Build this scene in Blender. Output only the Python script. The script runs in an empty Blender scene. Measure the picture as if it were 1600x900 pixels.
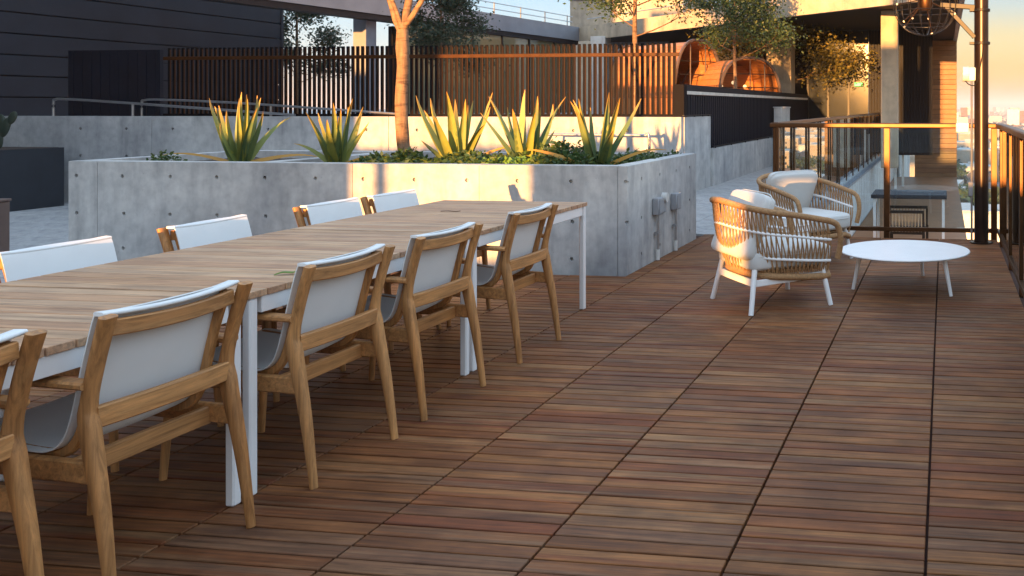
import bpy, bmesh, math, random
from mathutils import Vector, Matrix, noise
R = math.radians
rnd = random.Random(7)
scene = bpy.context.scene
col = scene.collection

# ------------------------------------------------------------------ camera
YAW = R(7.64)
cam_d = bpy.data.cameras.new('camera')
cam = bpy.data.objects.new('camera', cam_d); col.objects.link(cam)
cam.location = (0, 0, 1.41); cam.rotation_euler = (R(90), 0, YAW)
cam_d.sensor_width = 36; cam_d.lens = 1380/1600*36
cam_d.shift_x = (800-1291)/1600; cam_d.shift_y = -(450-166)/1600
cam_d.clip_start = 0.05; cam_d.clip_end = 30000
scene.camera = cam

# ------------------------------------------------------------------ sky and sun (low sun behind the camera)
SUN_EL, SUN_AZ = R(3.5), R(3.0)
world = bpy.data.worlds.new('World'); scene.world = world; world.use_nodes = True
wn = world.node_tree.nodes; wl = world.node_tree.links
for n in list(wn): wn.remove(n)
wout = wn.new('ShaderNodeOutputWorld'); wbg = wn.new('ShaderNodeBackground')
sky = wn.new('ShaderNodeTexSky'); sky.sky_type = 'NISHITA'; sky.sun_disc = False
sky.sun_elevation = SUN_EL; sky.sun_rotation = math.pi + SUN_AZ
sky.air_density = 1.0; sky.dust_density = 1.0; sky.ozone_density = 2.0; sky.altitude = 100
wtc = wn.new('ShaderNodeTexCoord'); wsep = wn.new('ShaderNodeSeparateXYZ')
wmix = wn.new('ShaderNodeMix'); wmix.data_type = 'RGBA'
wlr = wn.new('ShaderNodeMix'); wlr.data_type = 'RGBA'
def sky_ramp(stops):
    r_ = wn.new('ShaderNodeValToRGB'); r_.color_ramp.interpolation = 'EASE'; e = r_.color_ramp.elements
    e[0].position, e[0].color = stops[0][0], (*stops[0][1], 1); e[1].position, e[1].color = stops[-1][0], (*stops[-1][1], 1)
    for p, c_ in stops[1:-1]: q = e.new(p); q.color = (*c_, 1)
    wl.new(wsep.outputs['Z'], r_.inputs[0]); return r_.outputs[0]
wl.new(wtc.outputs['Generated'], wsep.inputs[0])
upper = [(.3, (1.30, 1.60, 1.95)), (.6, (1.65, 2.05, 2.5)), (1.0, (1.5, 1.9, 2.45))]
warm = sky_ramp([(0, (.82, .42, .30)), (.035, (1.12, .48, .13)), (.075, (.86, .59, .26)), (.12, (.42, .52, .64))]+upper)
cool = sky_ramp([(0, (.85, .92, 1.0)), (.05, (.66, .92, 1.2)), (.12, (.42, .78, 1.24))]+upper)
wmr = wn.new('ShaderNodeMapRange'); wmr.interpolation_type = 'SMOOTHSTEP'
wmr.inputs['From Min'].default_value = -.50; wmr.inputs['From Max'].default_value = .03
wl.new(wsep.outputs['X'], wmr.inputs[0]); wl.new(wmr.outputs[0], wlr.inputs[0]); wl.new(cool, wlr.inputs['A']); wl.new(warm, wlr.inputs['B'])
wmix.inputs[0].default_value = 0.85
wscale = wn.new('ShaderNodeVectorMath'); wscale.operation = 'SCALE'; wscale.inputs['Scale'].default_value = 1.6
wl.new(sky.outputs[0], wscale.inputs[0]); wl.new(wscale.outputs[0], wmix.inputs['A'])
wl.new(wlr.outputs['Result'], wmix.inputs['B'])
wl.new(wmix.outputs['Result'], wbg.inputs[0]); wl.new(wbg.outputs[0], wout.inputs[0])
wbg.inputs[1].default_value = 0.15
sun_d = bpy.data.lights.new('sun', 'SUN'); sun = bpy.data.objects.new('sun', sun_d); col.objects.link(sun)
sun_d.energy = 3.9; sun_d.angle = R(0.5); sun_d.color = (1.0, 0.47, 0.14)
sdir = Vector((math.sin(SUN_AZ)*math.cos(SUN_EL), math.cos(SUN_AZ)*math.cos(SUN_EL), -math.sin(SUN_EL)))
sun.rotation_euler = sdir.to_track_quat('-Z', 'Y').to_euler(); sun.location = (0, -30, 20)
vs = scene.view_settings
vs.view_transform = 'Standard'; vs.look = 'None'; vs.gamma = 1; vs.use_curve_mapping = False
vs.exposure = 2.25
scene.render.engine = 'CYCLES'
scene.cycles.max_bounces = 8; scene.cycles.transparent_max_bounces = 16

# ------------------------------------------------------------------ materials
def hexc(r, g, b): 
    f = lambda v: (v/255/12.92 if v/255 <= .04045 else ((v/255+.055)/1.055)**2.4)
    return (f(r), f(g), f(b), 1)
def c4(c): return (*c, 1) if len(c) == 3 else c
class NT:
    def __init__(s, name):
        s.m = bpy.data.materials.new(name); s.m.use_nodes = True
        s.n = s.m.node_tree.nodes; s.l = s.m.node_tree.links
        s.b = s.n['Principled BSDF']
    def new(s, t, **k):
        o = s.n.new(t)
        for a, v in k.items(): setattr(o, a, v)
        return o
    def link(s, a, b): s.l.new(a, b)
    def noise(s, vec, scale, detail=4, rough=.55, dist=0):
        n = s.new('ShaderNodeTexNoise'); n.inputs['Scale'].default_value = scale
        n.inputs['Detail'].default_value = detail; n.inputs['Roughness'].default_value = rough
        n.inputs['Distortion'].default_value = dist
        if vec is not None: s.link(vec, n.inputs['Vector'])
        return n.outputs['Fac']
    def ramp(s, fac, stops):
        r = s.new('ShaderNodeValToRGB'); e = r.color_ramp.elements
        e[0].position, e[0].color = stops[0][0], c4(stops[0][1])
        e[1].position, e[1].color = stops[-1][0], c4(stops[-1][1])
        for p, c_ in stops[1:-1]:
            q = e.new(p); q.color = c4(c_)
        s.link(fac, r.inputs[0]); return r.outputs[0]
    def mix(s, a, b, fac, mode='MIX'):
        m = s.new('ShaderNodeMix', data_type='RGBA', blend_type=mode)
        for sock, v in ((m.inputs[0], fac), (m.inputs['A'], a), (m.inputs['B'], b)):
            if hasattr(v, 'is_linked') or hasattr(v, 'links'): s.link(v, sock)
            else: sock.default_value = v if not isinstance(v, tuple) else c4(v)
        return m.outputs['Result']
    def mapping(s, scale=(1, 1, 1), coord='Object', loc=None):
        t = s.new('ShaderNodeTexCoord'); m = s.new('ShaderNodeMapping')
        m.inputs['Scale'].default_value = scale; s.link(t.outputs[coord], m.inputs['Vector'])
        if loc is not None: s.link(loc, m.inputs['Location'])
        return m.outputs[0]
    def rand(s):
        g = s.new('ShaderNodeNewGeometry'); o = s.new('ShaderNodeObjectInfo')
        a = s.new('ShaderNodeMath', operation='MULTIPLY_ADD'); s.link(o.outputs['Random'], a.inputs[0])
        a.inputs[1].default_value = 7.31; s.link(g.outputs['Random Per Island'], a.inputs[2])
        f = s.new('ShaderNodeMath', operation='FRACT'); s.link(a.outputs[0], f.inputs[0])
        return f.outputs[0]
    def bump(s, h, strength=.2, dist=.01):
        b = s.new('ShaderNodeBump'); b.inputs['Strength'].default_value = strength
        b.inputs['Distance'].default_value = dist; s.link(h, b.inputs['Height']); s.link(b.outputs[0], s.b.inputs['Normal'])
    def color(s, sock): s.link(sock, s.b.inputs['Base Color'])
    def rough(s, v):
        if hasattr(v, 'links'): s.link(v, s.b.inputs['Roughness'])
        else: s.b.inputs['Roughness'].default_value = v
M = {}
def plain(name, c, rough=.5, metal=0, var=.15, scale=6, bump=0, spec=.5):
    t = NT(name); f = t.noise(t.mapping(), scale, 5)
    a = tuple(x*(1-var) for x in c[:3]); b = tuple(min(1, x*(1+var)) for x in c[:3])
    t.color(t.ramp(f, [(.3, a), (.7, b)])); t.rough(rough); t.b.inputs['Metallic'].default_value = metal; t.b.inputs['Specular IOR Level'].default_value = spec
    if bump: t.bump(t.noise(t.mapping(), scale*12, 3), bump, .004)
    M[name] = t.m; return t
def wood(name, stops, axis='X', grain=1.0, rough=.5, dirt=.25, sheen=.3, gc=.55, wear=.25):
    t = NT(name); rv = t.rand()
    cx = t.new('ShaderNodeCombineXYZ'); mm = t.new('ShaderNodeMath', operation='MULTIPLY'); mm.inputs[1].default_value = 37.
    t.link(rv, mm.inputs[0])
    for i in range(3): t.link(mm.outputs[0], cx.inputs[i])
    sc = {'X': (1.2, 26, 26), 'Y': (26, 1.2, 26), 'Z': (26, 26, 1.2)}[axis]
    v = t.mapping(tuple(x*grain for x in sc), loc=cx.outputs[0])
    v2 = t.mapping((2.2, 2.2, 2.2), loc=cx.outputs[0])
    base = t.ramp(rv, stops)
    rv2 = t.new('ShaderNodeMath', operation='MULTIPLY_ADD'); t.link(rv, rv2.inputs[0]); rv2.inputs[1].default_value = 3.7; rv2.inputs[2].default_value = .31
    rv3 = t.new('ShaderNodeMath', operation='FRACT'); t.link(rv2.outputs[0], rv3.inputs[0])
    base = t.mix(base, t.ramp(rv3.outputs[0], stops), t.ramp(t.noise(t.mapping(tuple(x*.55*grain for x in sc), loc=cx.outputs[0]), 1.5, 4, .6, .8), [(.42, (0, 0, 0)), (.58, (1, 1, 1))]))
    g = t.noise(v, 2.2, 8, .7, .6)
    c1 = t.mix(base, t.ramp(g, [(.28, (.35, .30, .27)), (.5, (.95, .92, .90)), (.68, (1.45, 1.35, 1.25))]), gc, 'MULTIPLY')
    c2 = t.mix(c1, t.ramp(t.noise(v2, 1.6, 4), [(.35, (.62, .60, .62)), (.7, (1.2, 1.17, 1.1))]), dirt*2, 'MULTIPLY')
    gp = t.new('ShaderNodeNewGeometry'); c2 = t.mix(c2, t.ramp(t.noise(gp.outputs['Position'], .9, 6, .6, .5), [(.34, (.66, .63, .64)), (.5, (1, 1, 1)), (.66, (1.22, 1.17, 1.10))]), wear, 'MULTIPLY')
    t.color(c2)
    t.rough(t.ramp(g, [(.2, (rough-.12,)*3), (.8, (min(1, rough+.15),)*3)]))
    t.bump(g, .25, .002); t.b.inputs['Specular IOR Level'].default_value = sheen
    M[name] = t.m
wood('deck_wood', [(0, (.155, .050, .022)), (.16, (.225, .102, .042)), (.32, (.185, .064, .026)), (.47, (.235, .130, .064)), (.6, (.155, .068, .036)), (.73, (.200, .112, .064)), (.87, (.245, .108, .040)), (1, (.165, .054, .027))], 'X', 1.0, .58, .42, .16, .95, .9)
wood('teak', [(0, (.42, .205, .072)), (.35, (.50, .265, .104)), (.7, (.39, .178, .058)), (1, (.46, .235, .088))], 'Z', 1.0, .5, .22, .35, .85)
wood('teak_flat', [(0, (.43, .212, .077)), (.5, (.51, .27, .106)), (1, (.41, .192, .066))], 'X', 1.0, .5, .22, .35, .85)
wood('table_teak', [(0, (.44, .27, .16)), (.25, (.52, .34, .21)), (.5, (.44, .25, .15)), (.75, (.55, .38, .25)), (1, (.48, .29, .175))], 'X', .9, .55, .2, .22, .8)
wood('pod_wood', [(0, (.40, .17, .06)), (.5, (.46, .21, .08)), (1, (.34, .14, .05))], 'X', .6, .5, .15)
wood('tower_wood', [(0, (.23, .115, .055)), (.5, (.29, .15, .07)), (1, (.20, .095, .046))], 'X', .5, .5, .2)
def concrete(name, lo, hi, sc=1.0):
    t = NT(name); v = t.mapping((1, 1, 1))
    vz = t.mapping((2.2, 2.2, .35))
    a = t.noise(v, 1.3*sc, 8, .62, .6); b = t.noise(v, 9*sc, 6, .6); s_ = t.noise(vz, 2.5*sc, 5, .6)
    c1 = t.ramp(a, [(.3, lo), (.68, hi)])
    c2 = t.mix(c1, t.ramp(b, [(.3, (.74, .74, .75)), (.6, (1.06, 1.06, 1.05))]), .75, 'MULTIPLY')
    c3 = t.mix(c2, t.ramp(s_, [(.30, (.58, .58, .60)), (.42, (.85, .85, .86)), (.56, (1.05, 1.05, 1.05))]), .75, 'MULTIPLY')
    c3 = t.mix(c3, t.ramp(t.noise(v, .55*sc, 3, .5, 1.0), [(.38, (.80, .81, .84)), (.6, (1.06, 1.05, 1.03))]), .9, 'MULTIPLY')
    vo = t.new('ShaderNodeTexVoronoi'); vo.inputs['Scale'].default_value = 16; t.link(v, vo.inputs['Vector'])
    pit = t.ramp(vo.outputs['Distance'], [(.035, (.35, .35, .36)), (.075, (1, 1, 1))])
    c4_ = t.mix(c3, pit, t.ramp(t.noise(v, 3.1, 3), [(.5, (0, 0, 0)), (.6, (.8, .8, .8))]), 'MULTIPLY')
    t.color(c4_); t.rough(.8); t.bump(b, .25, .006); M[name] = t.m
concrete('concrete', (.40, .40, .395), (.60, .595, .58))
concrete('concrete_wall', (.38, .38, .38), (.56, .555, .545), .8)
concrete('paver', (.36, .36, .36), (.48, .48, .47), 1.5)
concrete('white_render', (.62, .62, .60), (.72, .72, .70), .5)
concrete('beige_render', (.48, .40, .29), (.56, .47, .35), .5)
plain('white_metal', (.80, .80, .80), .38, 0, .03)
plain('dark_metal', (.012, .011, .012), .42, .0, .2, spec=.25)
plain('bronze_metal', (.085, .042, .019), .42, .85, .2)
plain('fence_metal', (.007, .006, .008), .7, 0, .2, spec=.1)
plain('fence_orange', (.055, .019, .005), .5, 0, .2, 9, spec=.15)  # sunlit orange put into the colour of top rail and slat edges
plain('pole_metal', (.030, .018, .014), .30, .5, .2)
plain('pod_frame', (.10, .07, .06), .5, 0, .2)
plain('rail_steel', (.42, .42, .43), .32, .8, .1)
plain('fascia', (.21, .23, .27), .5, .0, .12, 2)
plain('siding_dark', (.018, .021, .030), .6, 0, .18, 1.5, spec=.25)
plain('clad_dark', (.008, .010, .018), .6, 0, .2, 2, spec=.2)
plain('stripe', (.62, .58, .52), .6)
plain('soffit', (.018, .017, .020), .7, spec=.2)
plain('charcoal_pot', (.018, .022, .03), .7, 0, .15, 4)
plain('brown_box', (.13, .085, .07), .6, 0, .15, 4)
plain('soil', (.06, .042, .032), .95, 0, .5, 14, .8)
plain('substrate', (.040, .012, .006), .95)
plain('rope', (.37, .205, .090), .75, 0, .25, 60, .6)
plain('grey_plastic', (.28, .29, .31), .5, 0, .1)
plain('pale_plastic', (.62, .62, .60), .5, 0, .08)
plain('dark_hole', (.03, .03, .03), .9)
plain('twig', (.16, .09, .05), .8)
plain('stool_white', (.74, .73, .71), .45, 0, .06, 10)
plain('blue_door', (.05, .11, .20), .4)
def fabric(name, c, sc=420):
    t = NT(name); v = t.mapping()
    w = t.new('ShaderNodeTexChecker'); w.inputs['Scale'].default_value = sc; t.link(v, w.inputs['Vector'])
    n = t.noise(v, 5, 4)
    base = t.ramp(n, [(.3, tuple(x*.93 for x in c)), (.7, c)])
    t.color(t.mix(base, w.outputs['Color'], .06, 'MULTIPLY')); t.rough(.85); t.bump(t.noise(v, sc*.6, 2), .15, .001)
    t.b.inputs['Sheen Weight'].default_value = .2
    M[name] = t.m
fabric('sling', (.76, .78, .78)); fabric('cushion', (.62, .62, .60), 300)
def leafmat(name, stops, tipcol=None, trans=.25):
    t = NT(name); rv = t.rand(); c = t.ramp(rv, stops)
    n = t.noise(t.mapping(), 7, 3); c = t.mix(c, t.ramp(n, [(.3, (.7, .7, .7)), (.7, (1.2, 1.2, 1.2))]), .5, 'MULTIPLY')
    if tipcol:
        at = t.new('ShaderNodeAttribute', attribute_name='tip'); c = t.mix(c, tipcol, at.outputs['Fac'])
    t.color(c); t.rough(.5)
    tr = t.new('ShaderNodeBsdfTranslucent'); t.link(c, tr.inputs[0])
    mx = t.new('ShaderNodeMixShader'); mx.inputs[0].default_value = trans
    t.link(t.b.outputs[0], mx.inputs[1]); t.link(tr.outputs[0], mx.inputs[2])
    t.link(mx.outputs[0], t.n['Material Output'].inputs[0]); M[name] = t.m
leafmat('agave_leaf', [(0, (.10, .17, .07)), (.5, (.17, .23, .07)), (1, (.30, .31, .06))], (.50, .27, .05), .12)
leafmat('tree_leaf', [(0, (.030, .062, .022)), (.5, (.05, .09, .03)), (1, (.08, .11, .035))])
leafmat('olive_leaf', [(0, (.10, .10, .03)), (.5, (.15, .13, .035)), (1, (.20, .155, .04))])
leafmat('dark_leaf', [(0, (.022, .042, .025)), (.5, (.03, .055, .03)), (1, (.045, .07, .035))])
leafmat('cover_leaf', [(0, (.035, .075, .02)), (.5, (.055, .11, .03)), (1, (.12, .15, .03))])
leafmat('green_leaf', [(0, (.14, .27, .04)), (1, (.19, .33, .05))])
plain('cactus', (.035, .05, .035), .6)
t = NT('bark'); v = t.mapping((6, 6, 1.5)); nb = t.noise(v, 3, 6, .6)
nk = t.noise(t.mapping((1.5, 1.5, 9)), 2.2, 6, .65, 1.2); t.color(t.mix(t.ramp(nb, [(.3, (.15, .085, .045)), (.7, (.31, .19, .11))]), t.ramp(nk, [(.36, (.35, .3, .28)), (.5, (1, 1, 1)), (.68, (1.25, 1.2, 1.15))]), .8, 'MULTIPLY')); t.rough(.8); t.bump(nb, .8, .02); M['bark'] = t.m
def glassmat(name, tint, ior=1.5, rough=.0, extra=0.0):
    t = NT(name); t.n.remove(t.b)
    tr = t.new('ShaderNodeBsdfTransparent'); tr.inputs[0].default_value = c4(tint)
    gl = t.new('ShaderNodeBsdfGlossy'); gl.inputs['Roughness'].default_value = rough; gl.inputs[0].default_value = (1, 1, 1, 1)
    fr = t.new('ShaderNodeFresnel'); fr.inputs[0].default_value = ior
    ad = t.new('ShaderNodeMath', operation='ADD', use_clamp=True); ad.inputs[1].default_value = extra; t.link(fr.outputs[0], ad.inputs[0])
    mx = t.new('ShaderNodeMixShader'); t.link(ad.outputs[0], mx.inputs[0]); t.link(tr.outputs[0], mx.inputs[1]); t.link(gl.outputs[0], mx.inputs[2])
    t.link(mx.outputs[0], t.n['Material Output'].inputs[0]); M[name] = t.m
glassmat('glass', (.85, .94, .98), 1.5)
glassmat('coated_glass', (.60, .68, .70), 1.6, 0, .22)
t = NT('window_glass'); t.b.inputs['Base Color'].default_value = (.02, .025, .03, 1); t.b.inputs['Roughness'].default_value = .06
t.b.inputs['Specular IOR Level'].default_value = .5; t.b.inputs['IOR'].default_value = 1.5; M['window_glass'] = t.m
t = NT('sky_tint_glass'); t.b.inputs['Base Color'].default_value = (.20, .19, .12, 1); t.b.inputs['Roughness'].default_value = .05; t.b.inputs['IOR'].default_value = 2.6; M['sky_tint_glass'] = t.m  # yellowish base colour stands in for the sky's reflection
def emit(name, c, s):
    t = NT(name); t.b.inputs['Base Color'].default_value = c4(c); t.b.inputs['Emission Color'].default_value = c4(c); t.b.inputs['Emission Strength'].default_value = s; M[name] = t.m
emit('bulb', (1, .72, .38), .22); emit('exit_green', (.02, .8, .25), .25)

# ------------------------------------------------------------------ mesh helpers
class MB:
    def __init__(s): s.v = []; s.f = []; s.tip = []
    def add(s, vs, fs):
        o = len(s.v); s.v += [tuple(p) for p in vs]; s.f += [tuple(i+o for i in f) for f in fs]; return s
    def box(s, x0, x1, y0, y1, z0, z1, b=0.0):
        if b <= 0:
            return s.add([(x0,y0,z0),(x1,y0,z0),(x1,y1,z0),(x0,y1,z0),(x0,y0,z1),(x1,y0,z1),(x1,y1,z1),(x0,y1,z1)],
                [(0,3,2,1),(4,5,6,7),(0,1,5,4),(1,2,6,5),(2,3,7,6),(3,0,4,7)])
        V = []; idx = {}
        for ix, x in enumerate((x0, x1)):
            for iy, y in enumerate((y0, y1)):
                for iz, z in enumerate((z0, z1)):
                    sx, sy, sz = (1-2*ix)*b, (1-2*iy)*b, (1-2*iz)*b
                    idx[ix,iy,iz] = len(V); V += [(x, y+sy, z+sz), (x+sx, y, z+sz), (x+sx, y+sy, z)]
        I = lambda ix, iy, iz, a: idx[ix,iy,iz]+a
        F = []
        for q in (0, 1):
            F.append([I(q,0,0,0), I(q,1,0,0), I(q,1,1,0), I(q,0,1,0)][::1 if q else -1])
            F.append([I(0,q,0,1), I(0,q,1,1), I(1,q,1,1), I(1,q,0,1)][::1 if q else -1])
            F.append([I(0,0,q,2), I(1,0,q,2), I(1,1,q,2), I(0,1,q,2)][::1 if q else -1])
        for a in (0, 1):
            for c in (0, 1):
                F.append([I(a,c,0,0), I(a,c,0,1), I(a,c,1,1), I(a,c,1,0)][::1 if a == c else -1])
                F.append([I(a,0,c,0), I(a,0,c,2), I(a,1,c,2), I(a,1,c,0)][::-1 if a == c else 1])
                F.append([I(0,a,c,1), I(0,a,c,2), I(1,a,c,2), I(1,a,c,1)][::1 if a == c else -1])
        for k in idx:
            t_ = [I(*k, 0), I(*k, 1), I(*k, 2)]
            F.append(t_ if sum(k) % 2 else t_[::-1])
        return s.add(V, F)
    def sweep(s, path, secs, up=(0, 0, 1), cap=True, closed=False):
        """secs: one section or one for each path point, lists of (a,b) across side/up"""
        path = [Vector(p) for p in path]; n = len(path); up = Vector(up)
        if not isinstance(secs[0][0], (list, tuple)): secs = [secs]*n
        k = len(secs[0]); V = []; F = []
        for i, p in enumerate(path):
            if closed: tg = path[(i+1) % n]-path[i-1]
            else: tg = path[min(i+1, n-1)]-path[max(i-1, 0)]
            tg.normalize(); sd = tg.cross(up)
            if sd.length < 1e-4: sd = tg.cross(Vector((0, 1, 0)))
            sd.normalize(); u = sd.cross(tg).normalized()
            V += [p+sd*a+u*b for a, b in secs[i]]
        for i in range(n if closed else n-1):
            j = (i+1) % n
            for q in range(k):
                r_ = (q+1) % k; F.append((i*k+q, j*k+q, j*k+r_, i*k+r_))
        if cap and not closed:
            F.append(tuple(range(k))); F.append(tuple((n-1)*k+q for q in range(k))[::-1])
        return s.add(V, F)
    def tube(s, path, r, k=8, closed=False, up=(0, 0, 1)):
        rs = r if isinstance(r, (list, tuple)) else [r]*len(path)
        return s.sweep(path, [circ(x, k) for x in rs], up, True, closed)
    def bar(s, path, w, h, up=(0, 0, 1), b=.004):
        ws = w if isinstance(w, (list, tuple)) else [w]*len(path); hs = h if isinstance(h, (list, tuple)) else [h]*len(path)
        return s.sweep(path, [rsec(a, c, b) for a, c in zip(ws, hs)], up)
    def lathe(s, prof, c=(0, 0, 0), k=32):
        V = []; F = []; n = len(prof)
        for r, z in prof:
            V += [(c[0]+r*math.cos(2*math.pi*i/k), c[1]+r*math.sin(2*math.pi*i/k), c[2]+z) for i in range(k)]
        for j in range(n-1):
            for i in range(k):
                i2 = (i+1) % k; F.append((j*k+i, j*k+i2, (j+1)*k+i2, (j+1)*k+i))
        F.append(tuple(range(k))[::-1]); F.append(tuple((n-1)*k+i for i in range(k)))
        return s.add(V, F)
    def prism(s, poly, z0, z1):
        n = len(poly)
        return s.add([(x, y, z0) for x, y in poly]+[(x, y, z1) for x, y in poly],
            [tuple(range(n))[::-1], tuple(range(n, 2*n))]+[(i, (i+1) % n, n+(i+1) % n, n+i) for i in range(n)])
    def superell(s, c, r, e1=.35, e2=.35, nu=20, nv=12, M4=None):
        V = []; F = []
        pw = lambda x, e: math.copysign(abs(x)**e, x)
        for j in range(nv+1):
            v = -math.pi/2+math.pi*j/nv
            for i in range(nu):
                u = 2*math.pi*i/nu
                p = Vector((r[0]*pw(math.cos(v), e1)*pw(math.cos(u), e2), r[1]*pw(math.cos(v), e1)*pw(math.sin(u), e2), r[2]*pw(math.sin(v), e1)))
                if M4: p = M4 @ p
                V.append(p+Vector(c))
        for j in range(nv):
            for i in range(nu):
                i2 = (i+1) % nu; F.append((j*nu+i, j*nu+i2, (j+1)*nu+i2, (j+1)*nu+i))
        return s.add(V, F)
    def mesh(s, name, mat, smooth=40):
        me = bpy.data.meshes.new(name); me.from_pydata(s.v, [], s.f); me.materials.append(M[mat])
        if smooth:
            me.polygons.foreach_set('use_smooth', [True]*len(me.polygons)); me.set_sharp_from_angle(angle=R(smooth))
        if s.tip:
            a = me.attributes.new('tip', 'FLOAT', 'POINT'); a.data.foreach_set('value', s.tip)
        me.update(); return me
    def build(s, name, mat, parent=None, smooth=40, **k):
        o = bpy.data.objects.new(name, s.mesh(name, mat, smooth)); col.objects.link(o)
        if parent: o.parent = parent
        return tag(o, **k)
def circ(r, k=8): return [(r*math.cos(2*math.pi*i/k), r*math.sin(2*math.pi*i/k)) for i in range(k)]
def rsec(w, h, b=.004):
    a, c = w/2, h/2; b = min(b, a*.6, c*.6)
    return [(-a+b, -c), (a-b, -c), (a, -c+b), (a, c-b), (a-b, c), (-a+b, c), (-a, c-b), (-a, -c+b)]
def tag(o, label=None, cat=None, group=None, kind=None):
    if label: o['label'] = label
    if cat: o['category'] = cat
    if group: o['group'] = group
    if kind: o['kind'] = kind
    return o
def empty(name, loc=(0, 0, 0), rz=0, **k):
    o = bpy.data.objects.new(name, None); col.objects.link(o); o.location = loc; o.rotation_euler = (0, 0, rz)
    o.empty_display_size = .1
    return tag(o, **k)
def link(name, me, parent=None, loc=(0, 0, 0), rot=(0, 0, 0), scale=(1, 1, 1)):
    o = bpy.data.objects.new(name, me); col.objects.link(o); o.location = loc; o.rotation_euler = rot; o.scale = scale
    if parent: o.parent = parent
    return o
kids = {}
def copy_tree(o, parent=None):
    c = o.copy(); col.objects.link(c)
    if parent: c.parent = parent
    for ch in [x for x in bpy.data.objects if x.parent == o]: copy_tree(ch, c)
    return c
def spline(pts, n=6):
    """Catmull-Rom through pts"""
    P = [Vector(p) for p in pts]; out = []
    for i in range(len(P)-1):
        p0, p1, p2, p3 = P[max(i-1, 0)], P[i], P[i+1], P[min(i+2, len(P)-1)]
        for j in range(n):
            t = j/n
            out.append(.5*((2*p1)+(p2-p0)*t+(2*p0-5*p1+4*p2-p3)*t*t+(3*p1-p0-3*p2+p3)*t**3))
    out.append(P[-1]); return out
def boolean(o, cutter_mb):
    cm = cutter_mb.mesh('cut', 'dark_hole', 0); c = bpy.data.objects.new('cut', cm); col.objects.link(c)
    md = o.modifiers.new('b', 'BOOLEAN'); md.operation = 'DIFFERENCE'; md.object = c; md.solver = 'EXACT'
    dg = bpy.context.evaluated_depsgraph_get(); me = bpy.data.meshes.new_from_object(o.evaluated_get(dg))
    o.modifiers.clear(); o.data = me; bpy.data.objects.remove(c); return o
def cylY(mb, x, y0, y1, z, r, k=12):
    return mb.tube([(x, y0, z), (x, y1, z)], r, k)
def cylX(mb, x0, x1, y, z, r, k=12):
    return mb.tube([(x0, y, z), (x1, y, z)], r, k)

# ================================================================== THE SETTING
PX0, PX1, PY0, PY1, PZ = -7.96, -2.63, 7.1, 9.16, .908       # planter
# deck: pedestal tiles 0.61 m, eight slats each
DK = empty('deck', label='brown hardwood deck laid in square slatted tiles', kind='structure')
MB().box(-6.77, .60, -9, 9.49, -.27, -.024).build('deck_base', 'substrate', DK, 0)
TP, SP = .61, .61/8
colx = [.552-TP*k for k in range(13)]
def onscreen(X, Y):
    c_, s_ = math.cos(YAW), math.sin(YAW); xc = X*c_+Y*s_; d = -X*s_+Y*c_
    if d < .5: return None
    return 1291+1380*xc/d, 166+1380*1.41/d, d
cand = []; rest = MB()
for ci in range(12):
    x1, x0 = colx[ci]-.0045, colx[ci+1]+.0045
    y = 9.47-SP
    while y > -8.9:
        a, b = x0, x1
        if y+SP > PY0-.005 and a < PX1+.01:
            if b < PX1+.08: y -= SP; continue
            a = max(a, PX1+.008)
        s_ = onscreen((a+b)/2, y+SP/2); s2 = onscreen(b, y+SP/2)
        vis = s2 and s_ and -40 < s2[0] and s_[0] < 1650 and s_[1] < 935
        cand.append((s_[2] if vis else 999, a, b, y)); y -= SP
cand.sort()
plank_mesh = {}
for i, (d, a, b, y) in enumerate(cand):
    dz = rnd.uniform(-.0010, .0010)
    if i < 300:
        key = round(b-a, 3)
        if key not in plank_mesh: plank_mesh[key] = MB().box(-key/2, key/2, -SP/2+.0044, SP/2-.0044, -.021, 0, .0022).mesh('plank', 'deck_wood', 0)
        link('plank', plank_mesh[key], DK, ((a+b)/2, y+SP/2, dz), (rnd.uniform(-.004, .004), rnd.uniform(-.0015, .0015), rnd.uniform(-.0012, .0012)))
    else: rest.box(a, b, y+.0044, y+SP-.0044, -.021, dz, .002)
rest.build('planks', 'deck_wood', DK, 0, kind='stuff')

# paving to the left of the planter, a step below the deck
PL = empty('paving', label='pale grey paving a step below the deck on the left', kind='structure')
MB().box(-26, -6.775, -9, 13.5, -.6, -.31).build('paving_base', 'substrate', PL, 0)
pm = MB().box(-.296, .296, -.296, .296, -.04, 0, .004).mesh('paver', 'paver', 0)
for i in range(10):
    for j in range(10): link('paver', pm, PL, (-8.3-i*.6, 8.1+j*.6-.3, -.27+rnd.uniform(-.001, .001)))
MB().box(-26, -14.01, -9, 13.5, -.31, -.272).box(-14.0, -6.78, -9, 7.49, -.31, -.272).build('paving_sheet', 'paver', PL, 0)
# walkway beyond the deck, between low wall and picket rail
WK = empty('walkway', label='light concrete walkway running away beyond the deck', kind='structure')
MB().box(-4.06, -1.81, 9.50, 44, -.55, -.052).box(PX0, -4.06, 9.17, 13.5, -.55, -.008).build('walkway_base', 'paver', WK, 0)
for i in range(4):
    for j in range(18): link('paver', pm, WK, (-2.1-i*.6, 9.81+j*.6, -.002+rnd.uniform(-.001, .001)))
MB().box(-4.05, -1.80, 20.35, 44, -.044, -.004).build('walkway_sheet', 'paver', WK, 0)
# upper terrace behind the back wall
UT = MB().box(-60, -4.16, 13.75, 60, -1.0, 1.19).build('upper_terrace', 'paver', None, 0, label='raised terrace behind the concrete wall', kind='structure')
LT = MB().box(-1.70, .40, 9.75, 30.3, -1.3, -1.0).build('lower_terrace', 'tower_wood', None, 0, label='lower terrace beyond the glass railing', kind='structure')

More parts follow.
